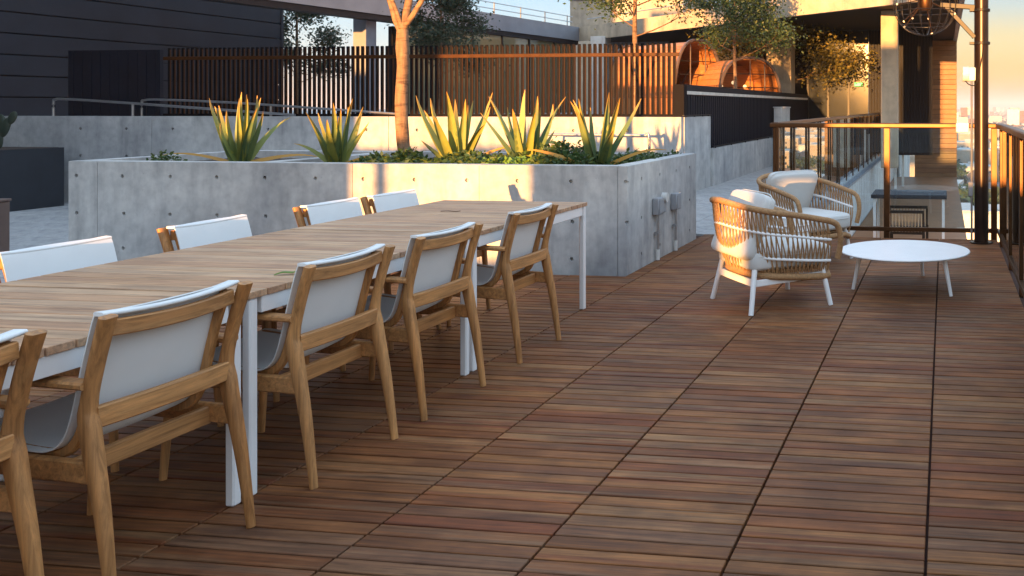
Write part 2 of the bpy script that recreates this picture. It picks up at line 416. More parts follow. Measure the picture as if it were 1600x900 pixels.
# ------------------------------------------------------------------ planter
pl = empty('concrete_planter', label='long low concrete planter box with aloes and a tree growing in it', cat='planter')
w = MB()
T = .15
outer = [(PX0, PY0), (PX1, PY0), (PX1, PY1), (PX0, PY1)]; inner = [(PX0+T, PY0+T), (PX1-T, PY0+T), (PX1-T, PY1-T), (PX0+T, PY1-T)]
V = [(x, y, z) for z in (-.26, PZ) for x, y in outer]+[(x, y, z) for z in (-.26, PZ) for x, y in inner]
F = []
for i in range(4):
    j = (i+1) % 4
    F += [(i, j, 4+j, 4+i), (8+j, 8+i, 12+i, 12+j), (4+i, 4+j, 12+j, 12+i), (j, i, 8+i, 8+j)]
w.add(V, F)
body = w.build('planter_wall', 'concrete', pl, 0)
cut = MB()
for i in range(12):
    x = -7.87+.475*i
    for z in (.775, .435): cylY(cut, x+rnd.uniform(-.01, .01), PY0-.02, PY0+.03, z, .018)
    if i % 3 == 1: cylY(cut, x, PY0-.02, PY0+.03, .12, .018)
for y in (7.45, 7.95, 8.45, 8.92):
    for z in (.775, .435, .12): cylX(cut, PX1-.03, PX1+.02, y, z, .017)
for x in (-7.66, -5.13, -3.95): cut.box(x-.003, x+.003, PY0-.02, PY0+.006, -.1, PZ+.05)
cut.box(PX1-.09, PX1-.08, PY0-.02, PY0+.008, -.1, PZ+.05)
boolean(body, cut)
MB().box(-6.28, -6.13, PY0+T+.002, PY1-T-.002, -.2, PZ-.012, .004).build('divider_wall', 'concrete', pl, 0)
soil = MB(); nx, ny = 60, 22
V = []; F = []
for j in range(ny+1):
    for i in range(nx+1):
        x = PX0+T+(PX1-PX0-2*T)*i/nx; y = PY0+T+(PY1-PY0-2*T)*j/ny
        V.append((x, y, PZ-.075+.035*noise.noise((x*2.3, y*2.3, 0))+.02*noise.noise((x*9, y*9, 3))))
for j in range(ny):
    for i in range(nx):
        a = j*(nx+1)+i; F.append((a, a+1, a+nx+2, a+nx+1))
soil.add(V, F).build('soil', 'soil', pl, 80)

# ------------------------------------------------------------------ back wall, low wall, dark cladding
bw = empty('back_wall', label='grey concrete retaining wall behind the planter under the slat fence', cat='wall')
o = MB().box(-26, -4.12, 13.5, 13.74, -.5, 1.238).build('wall_body', 'concrete_wall', bw, 0)
cut = MB()
for x in (-13.5, -9.1, -5.4): cut.box(x-.012, x+.012, 13.4, 13.515, -.6, 1.3)
for i in range(12):
    for z in (1.02, .55): cylY(cut, -14.9+i*.9, 13.45, 13.55, z, .026)
boolean(o, cut)
MB().box(-4.135, -4.10, 13.62, 15.2, -.4, 1.236).box(-4.5, -4.1355, 13.742, 15.2, 1.19, 1.236).build('wall_return', 'concrete_wall', bw, 0)
# flat steel edge on the return
ed = MB().bar([(-4.10, 13.55, 1.262), (-4.10, 15.2, 1.262)], .03, .012)
for y in (13.7, 14.2, 14.7, 15.1): ed.box(-4.11, -4.09, y-.02, y+.02, 1.237, 1.256)
ed.build('edge_rail', 'dark_metal', bw)
lw = empty('low_wall', label='low board-marked concrete wall under the dark cladding by the walkway', cat='wall')
MB().box(-4.16, -4.06, 15.202, 44, -.4, .665).build('wall_body', 'concrete_wall', lw, 0)
er = MB().bar([(-4.07, 15.25, .70), (-4.07, 40, .70)], .03, .014)
for k in range(20): er.box(-4.08, -4.06, 15.4+k*1.2, 15.44+k*1.2, .664, .694)
er.build('edge_rail', 'dark_metal', lw)
ds = empty('dark_guard', label='dark ribbed metal guard wall with pale stripe above the low wall', cat='wall')
MB().box(-4.17, -4.12, 15.21, 36, .67, 1.60).box(-4.17, -4.12, 13.76, 15.20, 1.24, 1.60).build('panel', 'clad_dark', ds, 0)
rib = MB()
for k in range(150):
    y = 13.85+k*.145; rib.box(-4.119, -4.108, y, y+.03, .69 if y > 15.22 else 1.245, 1.585)
rib.build('ribs', 'clad_dark', ds, 0, kind='stuff')
MB().box(-4.165, -4.10, 13.765, 36, 1.603, 1.655).build('stripe', 'stripe', ds, 0)
MB().box(-4.16, -4.115, 13.77, 36, 1.658, 1.76).build('cap', 'clad_dark', ds, 0)
MB().box(-4.27, -4.10, 13.60, 13.757, 1.24, 1.76, .006).build('post', 'fence_metal', ds, 0)
for i, (y, h, lb) in enumerate(((21.3, 1.40, 'larger pale concrete block against the dark guard wall'), (30.5, 1.37, 'smaller pale block farther along the dark guard wall'))):
    b_ = empty('utility_box', (-3.95, y, -.004), label=lb, cat='box')
    MB().box(-.1, .1, -.55, .55, 0, h-.03, .01).build('cabinet', 'white_render', b_)
    MB().box(-.12, .12, -.57, .57, h-.028, h, .008).build('lid', 'white_render', b_)

# ------------------------------------------------------------------ slat fence on the back wall
fn = empty('slat_fence', (0, 13.95, 1.19), label='tall dark vertical slat fence standing behind the back wall', cat='fence')
sm = MB().box(-.024, .024, -.014, .014, 0, 1.23, .002).mesh('slat', 'fence_metal', 0)
se = MB().box(-.0033, .0033, -.012, .012, 0.0, 1.2).mesh('lit_edge_strip', 'fence_orange', 0)  # added strip, orange in place of the slat's sunlit side
x = -13.6; n = 0
while x < -4.32:
    o = link('slat', sm, fn, (x, 0, .02), (0, 0, rnd.uniform(-.01, .01))); link('lit_edge_strip', se, o, (.0275, -.008, .0)); x += .0905; n += 1
MB().box(-13.7, -4.28, -.034, -.0145, 1.035, 1.095, .003).build('rail', 'fence_orange', fn, 0)
MB().box(-13.7, -4.28, -.034, -.0145, .04, .09, .003).build('rail', 'fence_metal', fn, 0)
sc_ = empty('dark_screen', (0, 13.95, 1.19), label='dark panel screen left of the slat fence', cat='screen')
MB().box(-15.6, -13.75, -.04, .03, 0, 1.22).build('panel', 'clad_dark', sc_, 0)
for k in range(10): MB().box(-15.55+k*.185, -15.49+k*.185, -.055, -.042, .02, 1.2).build('batten', 'clad_dark', sc_, 0)
# handrails
def handrail(name, pts, r, posts, zb, **k):
    h = empty(name, **k)
    MB().tube(spline(pts, 5), r, 10).build('rail', 'rail_steel', h)
    for (x, y, z) in posts: MB().tube([(x, y, zb), (x, y, z)], r, 10).build('post', 'rail_steel', h)
    return h
handrail('handrail', [(-15.57, 13.62, 1.24), (-15.57, 13.62, 1.48), (-15.53, 13.62, 1.53), (-15.3, 13.62, 1.535), (-13.9, 13.62, 1.455), (-10.9, 13.62, 1.26)], .022, [(-14.02, 13.645, 1.46)], 1.238, label='nearer steel ramp handrail on the back wall, sloping down to the right', cat='handrail')
handrail('handrail', [(-14.0, 13.80, 1.22), (-14.0, 13.80, 1.47), (-13.95, 13.80, 1.515), (-13.6, 13.80, 1.525), (-12.0, 13.80, 1.46), (-9.0, 13.80, 1.27)], .020, [(-11.5, 13.80, 1.44)], 1.19, label='farther steel ramp handrail close to the slat fence', cat='handrail')
handrail('handrail', [(-6.1, 12.85, -.01), (-6.1, 12.85, .92), (-6.05, 12.85, .97), (-5.95, 12.85, .975), (-4.6, 12.85, .972), (-4.48, 12.85, .965), (-4.42, 12.85, .92), (-4.42, 12.85, -.01)], .022, [], 0, label='bright steel handrail loop behind the rightmost aloe', cat='handrail')

# ------------------------------------------------------------------ dark clapboard building on the left
db = empty('dark_building', (-16.5, 0, 1.19), label='dark building clad in wide horizontal boards on the left', cat='building')
MB().box(-12, -.06, -14, 20.1, -1.4, 11.0).build('wall', 'clad_dark', db, 0)  # extended unseen past the camera and made taller to shade the left
bm_ = MB().box(-.058, .0, -14, 20.13, -.178, .178, .006).mesh('board', 'siding_dark', 0)
for k in range(28): link('board', bm_, db, (0, 0, .19+k*.38), (0, R(1.2), 0))
MB().box(-.06, .02, 20.132, 20.2, -.2, 11.0).build('corner_trim', 'siding_dark', db, 0)

# ------------------------------------------------------------------ far pavilion: roof frame, soffit, columns, glass
RB, RT = 3.63, 4.09
pv = empty('pavilion', (0, 0, 0), label='flat roofed pavilion with wide fascia and columns behind the fence', cat='building')
A, C, D_, E_ = Vector((-12.9, 13.0)), Vector((-12.3, 28.6)), Vector((.42, 18.0)), Vector((.42, 31.2))
A = Vector((-14.2, 15.0))
def fasc(p, q, th, z0, z1, name, mat):
    d = (q-p).normalized(); n = Vector((-d.y, d.x))*th
    return MB().prism([tuple(p), tuple(q), tuple(q+n), tuple(p+n)], z0, z1).build(name, mat, pv, 0)
fasc(A, C+Vector((.02, .12)), .40, RB, RT, 'fascia', 'fascia')
fasc(C, D_, .12, RB, RT, 'fascia', 'beige_render')
fasc(D_, E_, .12, RB, RT+.02, 'fascia', 'fascia')
n1 = (D_-C).normalized(); n1 = Vector((-n1.y, n1.x))
MB().prism([tuple(C+n1*.13), tuple(D_+Vector((-.13, .13))), (.29, 31.2), (-12.2, 31.2)], RB+.06, RT-.08).build('soffit', 'soffit', pv, 0)
# glazed bay under the left wing and behind
dA = (C-A).normalized(); nA = Vector((-dA.y, dA.x))
fasc(A+nA*.03, C+nA*.03, .34, RB-.14, RB-.003, 'beam_underside', 'soffit')
for k in range(6):
    p = C-dA*(8.1-k*1.35)+nA*.12
    fasc(p+dA*.04, p+dA*1.31, .03, 1.2, RB-.142, 'pane', 'sky_tint_glass')
    fasc(p-dA*.03-nA*.03, p+dA*.03-nA*.03, .08, 1.2, RB-.142, 'mullion', 'dark_metal')
q0, q1 = C-dA*8.1+nA*.4, C+nA*.4
fasc(q0, q1, .12, 1.2, RB-.2, 'back_room', 'soffit')
# column carrying the left wing
MB().box(-14.22, -13.88, 19.7, 20.1, 1.19, RB-.003, .006).build('column', 'fascia', pv, 0)
# inner wall under the right wing
MB().box(-12.0, -9.6, 30.0, 30.2, 1.19, RB+.05).build('wall', 'fascia', pv, 0)
MB().box(-11.4, -10.9, 27.4, 27.9, 1.19, RB+.05, .006).build('column', 'white_render', pv, 0)
MB().box(-9.58, -4.2, 30.0, 30.15, 1.19, RB+.05).build('wall', 'soffit', pv, 0)
MB().box(-4.95, -4.25, 24.3, 24.95, 1.19, RB+.05, .006).build('column', 'beige_render', pv, 0)
# curtain wall to the right of it
for k in range(6):
    x = -4.1+k*.62
    if k > 2:
        for q in range(7): MB().box(x+q*.0885, x+q*.0885+.05, 26.42, 26.47, -.05, RB+.05).build('fin', 'clad_dark', pv, 0)
        continue
    MB().box(x+.03, x+.59, 26.40, 26.43, .0, RB+.05).build('pane', 'window_glass', pv, 0)
    MB().box(x-.03, x+.027, 26.36, 26.46, .0, RB+.05).build('mullion', 'dark_metal', pv, 0)
MB().box(-2.26, -.36, 26.48, 26.55, -.05, RB+.05).build('dark_wall', 'soffit', pv, 0)
MB().box(-4.13, -2.27, 26.34, 26.39, 2.35, 2.45).build('transom', 'dark_metal', pv, 0)
MB().box(-1.50, -1.10, 20.9, 21.35, -.05, RB+.05, .01).build('column', 'beige_render', pv, 0)
MB().box(-1.36, -1.02, 27.2, 27.6, -.05, RB+.05, .01).build('column', 'beige_render', pv, 0)
es = empty('exit_sign', (-2.55, 26.2, 2.06), label='small green lit exit sign behind the tall column', cat='sign')
MB().box(-.13, .13, 0, .04, -.06, .06, .004).build('housing', 'dark_metal', es)
MB().box(-.12, .12, -.004, 0, -.05, .05).build('face', 'exit_green', es, 0)
# penthouse on the roof
pn = empty('penthouse', (-14.5, 36, 1.19), label='beige rendered penthouse block rising above the flat roof', cat='building')
MB().box(-1.4, 3.6, 0, 5, 0, 4.75, .02).build('wall', 'beige_render', pn)
MB().box(3.62, 12, .4, 5, 0, 4.35, .02).build('wall', 'beige_render', pn)
MB().box(-1.45, 3.65, -.05, 5.05, 4.752, 4.80).build('coping', 'fascia', pn, 0)
# roof guard rail along the left wing
rg = empty('roof_railing', (0, 0, 0), label='thin cable guard rail running along the left roof edge', cat='railing')
dA = (C-A).normalized(); off = Vector((-dA.y, dA.x))*.25
for z in (.18, .36):
    p, q = A+off, C+off; MB().tube([(p.x, p.y, RT+z), (q.x, q.y, RT+z)], .014, 6).build('cable', 'rail_steel', rg)
p, q = C+n1*.3, D_+n1*.3
MB().tube([(p.x, p.y, RT+.3), (q.x, q.y, RT+.3)], .014, 6).build('cable', 'rail_steel', rg)
for k in range(11):
    p = A+off+dA*(.4+k*1.3); MB().tube([(p.x, p.y, RT), (p.x, p.y, RT+.38)], .018, 6).build('post', 'rail_steel', rg)

# ------------------------------------------------------------------ wood pods
def pod(name, loc, rz, L, W, Hh, label, cells):
    p = empty(name, loc, rz, label=label, cat='pod')
    n = 22; arch = []
    for i in range(n+1):
        t = math.pi*i/n; c_, s_ = math.cos(t), math.sin(t)
        arch.append((W/2*math.copysign(abs(c_)**.75, c_), Hh*abs(s_)**.75))
    # plank shell: one board per arch segment, running along local y
    for i in range(n):
        (xa, za), (xb, zb) = arch[i], arch[i+1]
        nrm = Vector((zb-za, 0, -(xb-xa))).normalized() * -1
        d = Vector((xb-xa, 0, zb-za)).normalized()*.006
        a = Vector((xa, 0, za))+d; b = Vector((xb, 0, zb))-d
        out = Vector((a.x+b.x, 0, (a.z+b.z)*.6)).normalized()*.03
        V = [a, b, b+out, a+out]; V2 = [v+Vector((0, L, 0)) for v in V]
        MB().add([tuple(v) for v in V+V2], [(0,1,2,3),(7,6,5,4),(0,4,5,1),(1,5,6,2),(2,6,7,3),(3,7,4,0)]).build('plank', 'pod_wood', p, 0)
    for yy in (-.04, L+.0):
        MB().bar([(x*1.03, yy, z*1.03+.01) for x, z in arch], .06, .07, (0, 1, 0)).build('arch_frame', 'pod_frame', p)
    MB().box(-W/2, W/2, 0, L, .02, .06).build('floor', 'pod_wood', p, 0)
    MB().box(-W/2*.9, W/2*.9, L*.55, L*.6, .06, Hh*.93).build('back_panel', 'pod_wood', p, 0)
    for k in range(1, cells):
        x = -W/2+W*k/cells; zz = Hh*(1-abs(2*x/W)**2.6)**(1/2.6)
        MB().tube([(x, -.02, .05), (x*.96, -.02, zz*.99)], .018, 6).build('glazing_bar', 'pod_frame', p)
    for z in (.35, .7, 1.05, 1.4):
        if z < Hh*.9:
            xx = W/2*(1-(z/Hh)**2.6)**(1/2.6); MB().box(-xx, xx, -.03, -.01, z-.012, z+.012).build('glazing_bar', 'dark_metal', p, 0)
    for k in range(3): MB().superell((-.35+.35*k, L*.4, .75+.1*(k % 2)), (.05, .05, .05), 1, 1, 10, 6).build('lamp', 'bulb', p)
    return p
pod('wood_pod', (-6.45, 22.6, 1.19), R(52), 3.2, 1.5, 1.90, 'taller arched orange wood pod behind the right end of the fence', 3)
pod('wood_pod', (-4.98, 22.3, 1.19), R(40), 2.4, 1.75, 1.42, 'lower arched wood pod with rounded glazed end beside the beige column', 4)

# ------------------------------------------------------------------ brown clapboard tower at the end of the walkway
tw = empty('brown_tower', (0, 30.5, 0), label='brown horizontal board tower at the end of the walkway', cat='building')
MB().box(-1.0, .38, .03, 3.5, -40, RB+.04).build('wall', 'soffit', tw, 0)
tb = MB().box(-1.02, .41, -.03, .028, -.081, .081, .006).mesh('board', 'tower_wood', 0)
for k in range(50): link('board', tb, tw, (0, 0, RB-.05-k*.168))

# ------------------------------------------------------------------ picket railing along the walkway, with glass
SZ = 1.23
pr = empty('picket_railing', (-1.85, 9.55, 0), label='dark picket railing with glass running away along the walkway', cat='railing')
MB().bar([(0, 0, SZ-.02), (0, 30, SZ-.02)], .07, .045).build('top_rail', 'bronze_metal', pr)
pk = MB().box(-.012, .012, -.03, .03, -.03, SZ-.045, .004).mesh('picket', 'bronze_metal', 0)
for k in range(24): link('picket', pk, pr, (0, (.0, .52, 1.25)[k] if k < 3 else 1.25+(k-2)*1.18, 0))
MB().box(-.026, -.018, .06, 30, .06, SZ-.06).build('glass_pane', 'coated_glass', pr, 0)
# slab edge below: white fascia wall with doors
fw = empty('white_facade', (-1.74, 0, 0), label='white rendered wall dropping below the walkway edge', cat='wall')
MB().box(-.06, .02, 9.6, 44, -6, -.05).build('wall', 'white_render', fw, 0)
MB().box(-.10, .05, 9.56, 44, -.048, -.006).build('coping', 'fascia', fw, 0)
for k, x in enumerate((-1.62, -1.46, -1.28)):
    MB().box(x+1.74, x+1.74+.07, 25+k*.8, 25.1+k*.8, -3, .62+.1*k).build('fin', 'white_render', fw, 0)

# ------------------------------------------------------------------ glass railings
def glass_railing(name, loc, rz, L, posts, label, pane_gap=.0):
    g = empty(name, loc, rz, label=label, cat='railing')
    MB().bar([(0, 0, SZ-.028), (L, 0, SZ-.028)], .085, .052, b=.01).build('top_rail', 'bronze_metal', g)
    MB().bar([(0, 0, .085), (L, 0, .085)], .05, .045).build('bottom_rail', 'bronze_metal', g)
    xs = [0]+posts+[L]
    for x in posts: MB().box(x-.032, x+.032, -.02, .035, -.02, SZ-.056, .004).build('post', 'bronze_metal', g, 0)
    for a, b in zip(xs[:-1], xs[1:]):
        MB().box(a+.045, b-.045, -.006, .006, .11, SZ-.058).build('glass_pane', 'glass', g, 0)
    return g
glass_railing('glass_railing', (-1.90, 9.55, 0), 0, 2.47, [.06, 1.28, 2.42], 'glass railing with gold lit top rail across the end of the deck')
glass_railing('glass_railing', (.575, 9.50, 0), R(-90), 11.0, [.35, 1.62, 2.72, 3.9, 5.1, 6.3, 7.5, 8.7, 9.9], 'dark framed glass railing along the right edge of the deck')

# ------------------------------------------------------------------ pole with bracket, box and conduit
po = empty('steel_pole', (.375, 9.25, 0), label='dark round steel pole standing in the corner of the glass railings', cat='pole')
MB().tube([(0, 0, .012), (0, 0, 4.6)], .073, 20).build('shaft', 'pole_metal', po)
MB().lathe([(.12, 0), (.12, .012), (.075, .013)], k=20).build('base_plate', 'pole_metal', po)
for z in (2.06, 2.40):
    MB().lathe([(.085, z-.015), (.09, z-.012), (.09, z+.012), (.085, z+.015)], k=20).build('collar', 'dark_metal', po)
    MB().box(-.12, -.07, -.05, .05, z-.012, z+.012).build('clamp', 'dark_metal', po, 0)
MB().bar([(-.07, -.02, 2.43), (-.42, -.02, 2.46)], .05, .05).build('arm', 'dark_metal', po)
MB().bar([(-.07, -.02, 2.12), (-.36, -.02, 2.44)], .04, .045).build('brace', 'dark_metal', po)
fl = MB().tube([(-.13, -.02, 1.74), (-.19, -.02, 1.74)], .078, 20); fl.box(-.135, -.06, -.075, .035, 1.67, 1.81, .01)
fl.build('flood_light', 'pale_plastic', po)
MB().tube([(-.10, -.04, 1.67), (-.10, -.04, .62)], .011, 8).build('conduit', 'rail_steel', po)
MB().tube([(-.10, -.04, .50), (-.10, -.04, .03)], .011, 8).build('conduit', 'rail_steel', po)
MB().box(-.135, -.085, -.065, -.02, .485, .63, .006).build('junction_box', 'grey_plastic', po)
MB().tube(spline([(-.17, -.05, 1.68), (-.12, -.06, 1.63), (-.05, -.07, 1.65), (.0, -.085, 1.9), (.04, -.085, 2.2)], 6), .006, 6).build('cable', 'dark_metal', po)
MB().box(-.26, -.13, -.09, -.05, 1.14, 1.24, .006).build('lamp_box', 'pale_plastic', po)
# wire basket fixture carried by the bracket
wf = empty('wire_fixture', (-.20, 9.23, 2.47), label='dark round wire basket fixture with small bulbs hanging from the pole bracket', cat='light fixture')
RR = .33
for k in range(9):
    a = math.pi*k/9; MB().tube([(RR*math.cos(a)*math.cos(t_), RR*math.sin(a)*math.cos(t_), RR*math.sin(t_)) for t_ in [2*math.pi*q/36 for q in range(36)]], .004, 5, True, (0, .02, .03)).build('hoop', 'dark_metal', wf)
for z in (-.22, -.08, .08, .22):
    r_ = math.sqrt(RR*RR-z*z); MB().tube([(r_*math.cos(2*math.pi*q/36), r_*math.sin(2*math.pi*q/36), z) for q in range(36)], .004, 5, True).build('ring', 'dark_metal', wf)
rr = random.Random(3)
for k in range(7):
    v = Vector((rr.uniform(-1, 1), rr.uniform(-1, 1), rr.uniform(-1, .2))).normalized()*RR*.97
    MB().tube([(0, 0, .05), tuple(v)], .006, 6).build('rod', 'bronze_metal', wf)
    MB().superell(tuple(v), (.012, .012, .012), 1, 1, 8, 6).build('bulb', 'bulb', wf)
MB().lathe([(.05, -.07), (.08, -.02), (.08, .08), (.04, .12)], k=16).build('hub', 'bronze_metal', wf)
MB().tube([(0, 0, .1), (.02, 0, .5)], .012, 6).build('stem', 'dark_metal', wf)

# ------------------------------------------------------------------ lower terrace furniture behind the glass
bt = empty('bar_table', (-.52, 13.3, -1.0), label='high grey table on the lower terrace behind the glass', cat='table')
MB().box(-.55, .55, -.4, .4, 1.06, 1.12, .008).build('table_top', 'charcoal_pot', bt)
for sx in (-1, 1):
    for sy in (-1, 1): MB().box(sx*.5-.02, sx*.5+.02, sy*.35-.02, sy*.35+.02, 0, 1.058).build('leg', 'white_metal', bt, 0)
for k, (y, dx, lb) in enumerate(((12.5, -.02, 'nearer slat-back metal chair in front of the high table'), (13.1, .02, 'farther slat-back metal chair tucked under the high table'))):
    ch = empty('slat_chair', (-.55+dx, y, -1.0), label=lb, cat='chair', group='metal chairs on the lower terrace')
    MB().box(-.26, .26, 0, .5, .60, .64).build('seat', 'dark_metal', ch, 0)
    MB().box(-.28, .28, -.02, .02, .90, .94).build('back_rail', 'dark_metal', ch, 0)
    for q in range(12): MB().box(-.25+q*.0445, -.238+q*.0445, -.008, .008, .64, .90).build('slat', 'rail_steel', ch, 0)
    for sx in (-1, 1):
        for yy in (0, .48): MB().box(sx*.27-.014, sx*.27+.014, yy-.014, yy+.014, 0, .9 if yy == 0 else .6).build('leg', 'dark_metal', ch, 0)

# ------------------------------------------------------------------ unseen blocker wall added behind the camera, slotted to shape the sun patches
TE, TA, SY = math.tan(SUN_EL), math.tan(SUN_AZ), -8.0
sw = empty('sun_blocker', (0, SY, 0), label='added unseen wall behind the viewer, slotted to shape the sun patches', cat='wall')
def panel(u0, u1, w0, w1):
    dx = TA*(7.1-SY); dz = TE*(7.1-SY)
    MB().box(u0-dx, u1-dx, -.12, .12, -.27 if w0 is None else w0+dz, w1+dz).build('panel', 'concrete_wall', sw, 0)
for u0, u1, w0, w1 in ((-46, -13.9, None, 3.0), (-13.898, -10.0, None, 7.2), (-9.998, -8.8, None, 1.12), (-9.998, -8.8, 1.75, 3.0), (-8.798, -5.14, None, 1.15),
        (-5.138, -4.93, None, .02), (-4.928, -4.80, None, 1.15), (-4.798, -3.50, None, .10), (-3.498, -2.3, None, 1.15), (-2.298, -1.83, None, 3.7), (-1.828, -1.54, None, 6.0),
        (-1.538, -1.30, None, -.02), (-1.538, -1.37, .76, 6.0), (-1.368, -1.30, .76, .95), (-1.298, -.70, None, .95), (-.698, 14, None, .76)): panel(u0, u1, w0, w1)

# ================================================================== FURNITURE
# dining tables
def make_table():
    t = empty('dining_table', label='x', cat='table', group='teak dining tables in a row')
    W_, L_ = 1.07, 1.505
    sl = MB().box(-W_/2, W_/2, -.0412, .0412, .716, .741, .0018).mesh('slat', 'table_teak', 0)
    n = 17; p = L_/n
    for k in range(n): link('slat', sl, t, (0, -L_/2+p*(k+.5), rnd.uniform(-.0004, .0004)))
    a = MB()
    for sx in (-1, 1): a.box(sx*(W_/2-.02)-.012, sx*(W_/2-.02)+.012, -L_/2+.068, L_/2-.068, .655, .7145, .002)
    for sy in (-1, 1): a.box(-W_/2+.072, W_/2-.072, sy*(L_/2-.02)-.012, sy*(L_/2-.02)+.012, .655, .7145, .002)
    for q in (-.3, .3): a.box(q-.02, q+.02, -L_/2+.035, L_/2-.035, .68, .714)
    a.build('apron', 'white_metal', t, 0)
    lg = MB().box(-.018, .018, -.019, .019, .0, .7146, .006).mesh('leg', 'white_metal', 0)
    for sx in (-1, 1):
        for sy in (-1, 1): link('leg', lg, t, (sx*(W_/2-.024), sy*(L_/2-.030), 0))
    return t
tbl = make_table()
for k, (y, lb) in enumerate(((5.135, 'farthest teak slat dining table with white legs, nearest the planter'), (3.615, 'middle teak slat dining table of the row of three'), (2.095, 'nearest teak slat dining table at the left edge'))):
    o = tbl if k == 0 else copy_tree(tbl)
    o.location = (-3.005, y, 0); o['label'] = lb

# dining chairs: local +y is forward, x across, origin at rear leg line
def make_chair():
    c = empty('dining_chair', label='x', cat='chair', group='teak and white sling dining chairs')
    hw = .245
    for s in (-1, 1):
        pth = spline([(s*hw*1.0, 0, 0), (s*hw*.985, .036, .26), (s*hw*.97, .082, .50), (s*hw*.97, .085, .57), (s*hw*.975, .055, .70), (s*hw*.985, .018, .818)], 5)
        n = len(pth); ws = []; hs = []
        for i, p in enumerate(pth):
            z = p.z; w_ = .027+.019*min(1, z/.5) if z < .5 else .046+.006*(z-.5)/.33
            h_ = .028+.020*min(1, z/.5) if z < .5 else .048-.024*min(1, (z-.5)/.1)
            ws.append(w_); hs.append(h_)
        MB().bar(pth, ws, hs, (0, 1, 0), .009).build('rear_leg', 'teak', c, 50)
        pf = [(s*hw*1.0, .62, 0), (s*hw*.98, .605, .2), (s*hw*.97, .59, .40), (s*hw*.97, .585, .60)]
        MB().bar(pf, [.026, .031, .036, .032], [.026, .031, .035, .030], (0, 1, 0), .010).build('front_leg', 'teak', c, 50)
        MB().bar(spline([(s*(hw+.004), .075, .625), (s*(hw+.012), .25, .632), (s*(hw+.012), .45, .63), (s*(hw+.006), .62, .615)], 4), .048, .022, (0, 0, 1), .006).build('armrest', 'teak_flat', c, 30)
        MB().bar([(s*(hw-.004), .060, .375), (s*(hw-.004), .585, .395)], .026, .062, (0, 0, 1), .005).build('side_rail', 'teak_flat', c, 30)
        # curved side runner that stretches the sling
        run = spline([(s*(hw-.045), .055, .80), (s*(hw-.045), .10, .66), (s*(hw-.045), .135, .52), (s*(hw-.045), .165, .445), (s*(hw-.045), .215, .408), (s*(hw-.045), .30, .405), (s*(hw-.045), .45, .425), (s*(hw-.045), .575, .44)], 4)
        MB().bar(run, .022, .030, (0, 1, .3), .005).build('sling_runner', 'teak', c, 30)
    MB().bar([(x, .082-.018*(1-(x/hw)**2), .525) for x in [-hw+.02+i*(2*hw-.04)/8 for i in range(9)]], .026, .062, (0, 0, 1), .004).build('cross_rail', 'teak_flat', c, 30)
    MB().bar([(x, .052-.030*(1-(x/hw)**2), .782-.012*(1-(x/hw)**2)) for x in [-hw+.035+i*(2*hw-.07)/8 for i in range(9)]], .020, .048, (0, 0, 1), .004).build('top_rail', 'teak_flat', c, 30)
    MB().bar([(-hw+.01, .155, .372), (hw-.01, .155, .372)], .024, .060, (0, 0, 1), .004).build('rear_rail', 'teak_flat', c, 30)
    MB().bar([(-hw+.01, .575, .395), (hw-.01, .575, .395)], .024, .05, (0, 0, 1), .005).build('front_rail', 'teak_flat', c, 30)
    # sling: one continuous cloth from top rail to seat front
    prof = spline([(.050, .806), (.062, .822), (.078, .806), (.12, .66), (.155, .52), (.185, .45), (.235, .416), (.31, .418), (.45, .438), (.58, .452), (.592, .44)] and [(.062, .822, 0), (.080, .800, 0), (.118, .66, 0), (.152, .52, 0), (.182, .452, 0), (.232, .420, 0), (.31, .420, 0), (.45, .438, 0), (.585, .452, 0)], 4)
    nx = 8; V = []; F = []; n = len(prof); sw_ = hw-.014
    for lay in (0, 1):
        for i, p in enumerate(prof):
            tg = prof[min(i+1, n-1)]-prof[max(i-1, 0)]; tg.normalize(); nn = Vector((-tg.y, tg.x, 0))
            for j in range(nx+1):
                u = -1+2*j/nx; sag = -.020*(1-u*u) if i < 12 else -.012*(1-u*u)
                q = p+nn*(sag*-1*(-1 if i < 12 else 1) if False else 0)
                yb = q.x-(.026*(1-u*u) if p.y > .46 else 0)*(min(1, (p.y-.46)/.2)); zb = q.y-(.012*(1-u*u) if p.y <= .46 else 0)
                V.append((u*sw_, yb+nn.x*.004*lay, zb+nn.y*.004*lay))
    o = n*(nx+1)
    for i in range(n-1):
        for j in range(nx):
            a = i*(nx+1)+j; F += [(a, a+1, a+nx+2, a+nx+1), (o+a+nx+1, o+a+nx+2, o+a+1, o+a)]
    for i in range(n-1):
        a = i*(nx+1); b = a+nx; F += [(a, a+nx+1, o+a+nx+1, o+a), (b, o+b, o+b+nx+1, b+nx+1)]
    for j in range(nx):
        b = (n-1)*(nx+1)+j; F += [(j, o+j, o+j+1, j+1), (b, b+1, o+b+1, o+b)]
    MB().add(V, F).build('sling', 'sling', c, 60)
    # white binding over the top edge
    MB().bar([(x, .060-.024*(1-(x/hw)**2), .822-.010*(1-(x/hw)**2)) for x in [-hw+.01+i*(2*hw-.02)/8 for i in range(9)]], .040, .012, (0, 0, 1), .004).build('sling_hem', 'sling', c, 50)
    return c
chair = make_chair()
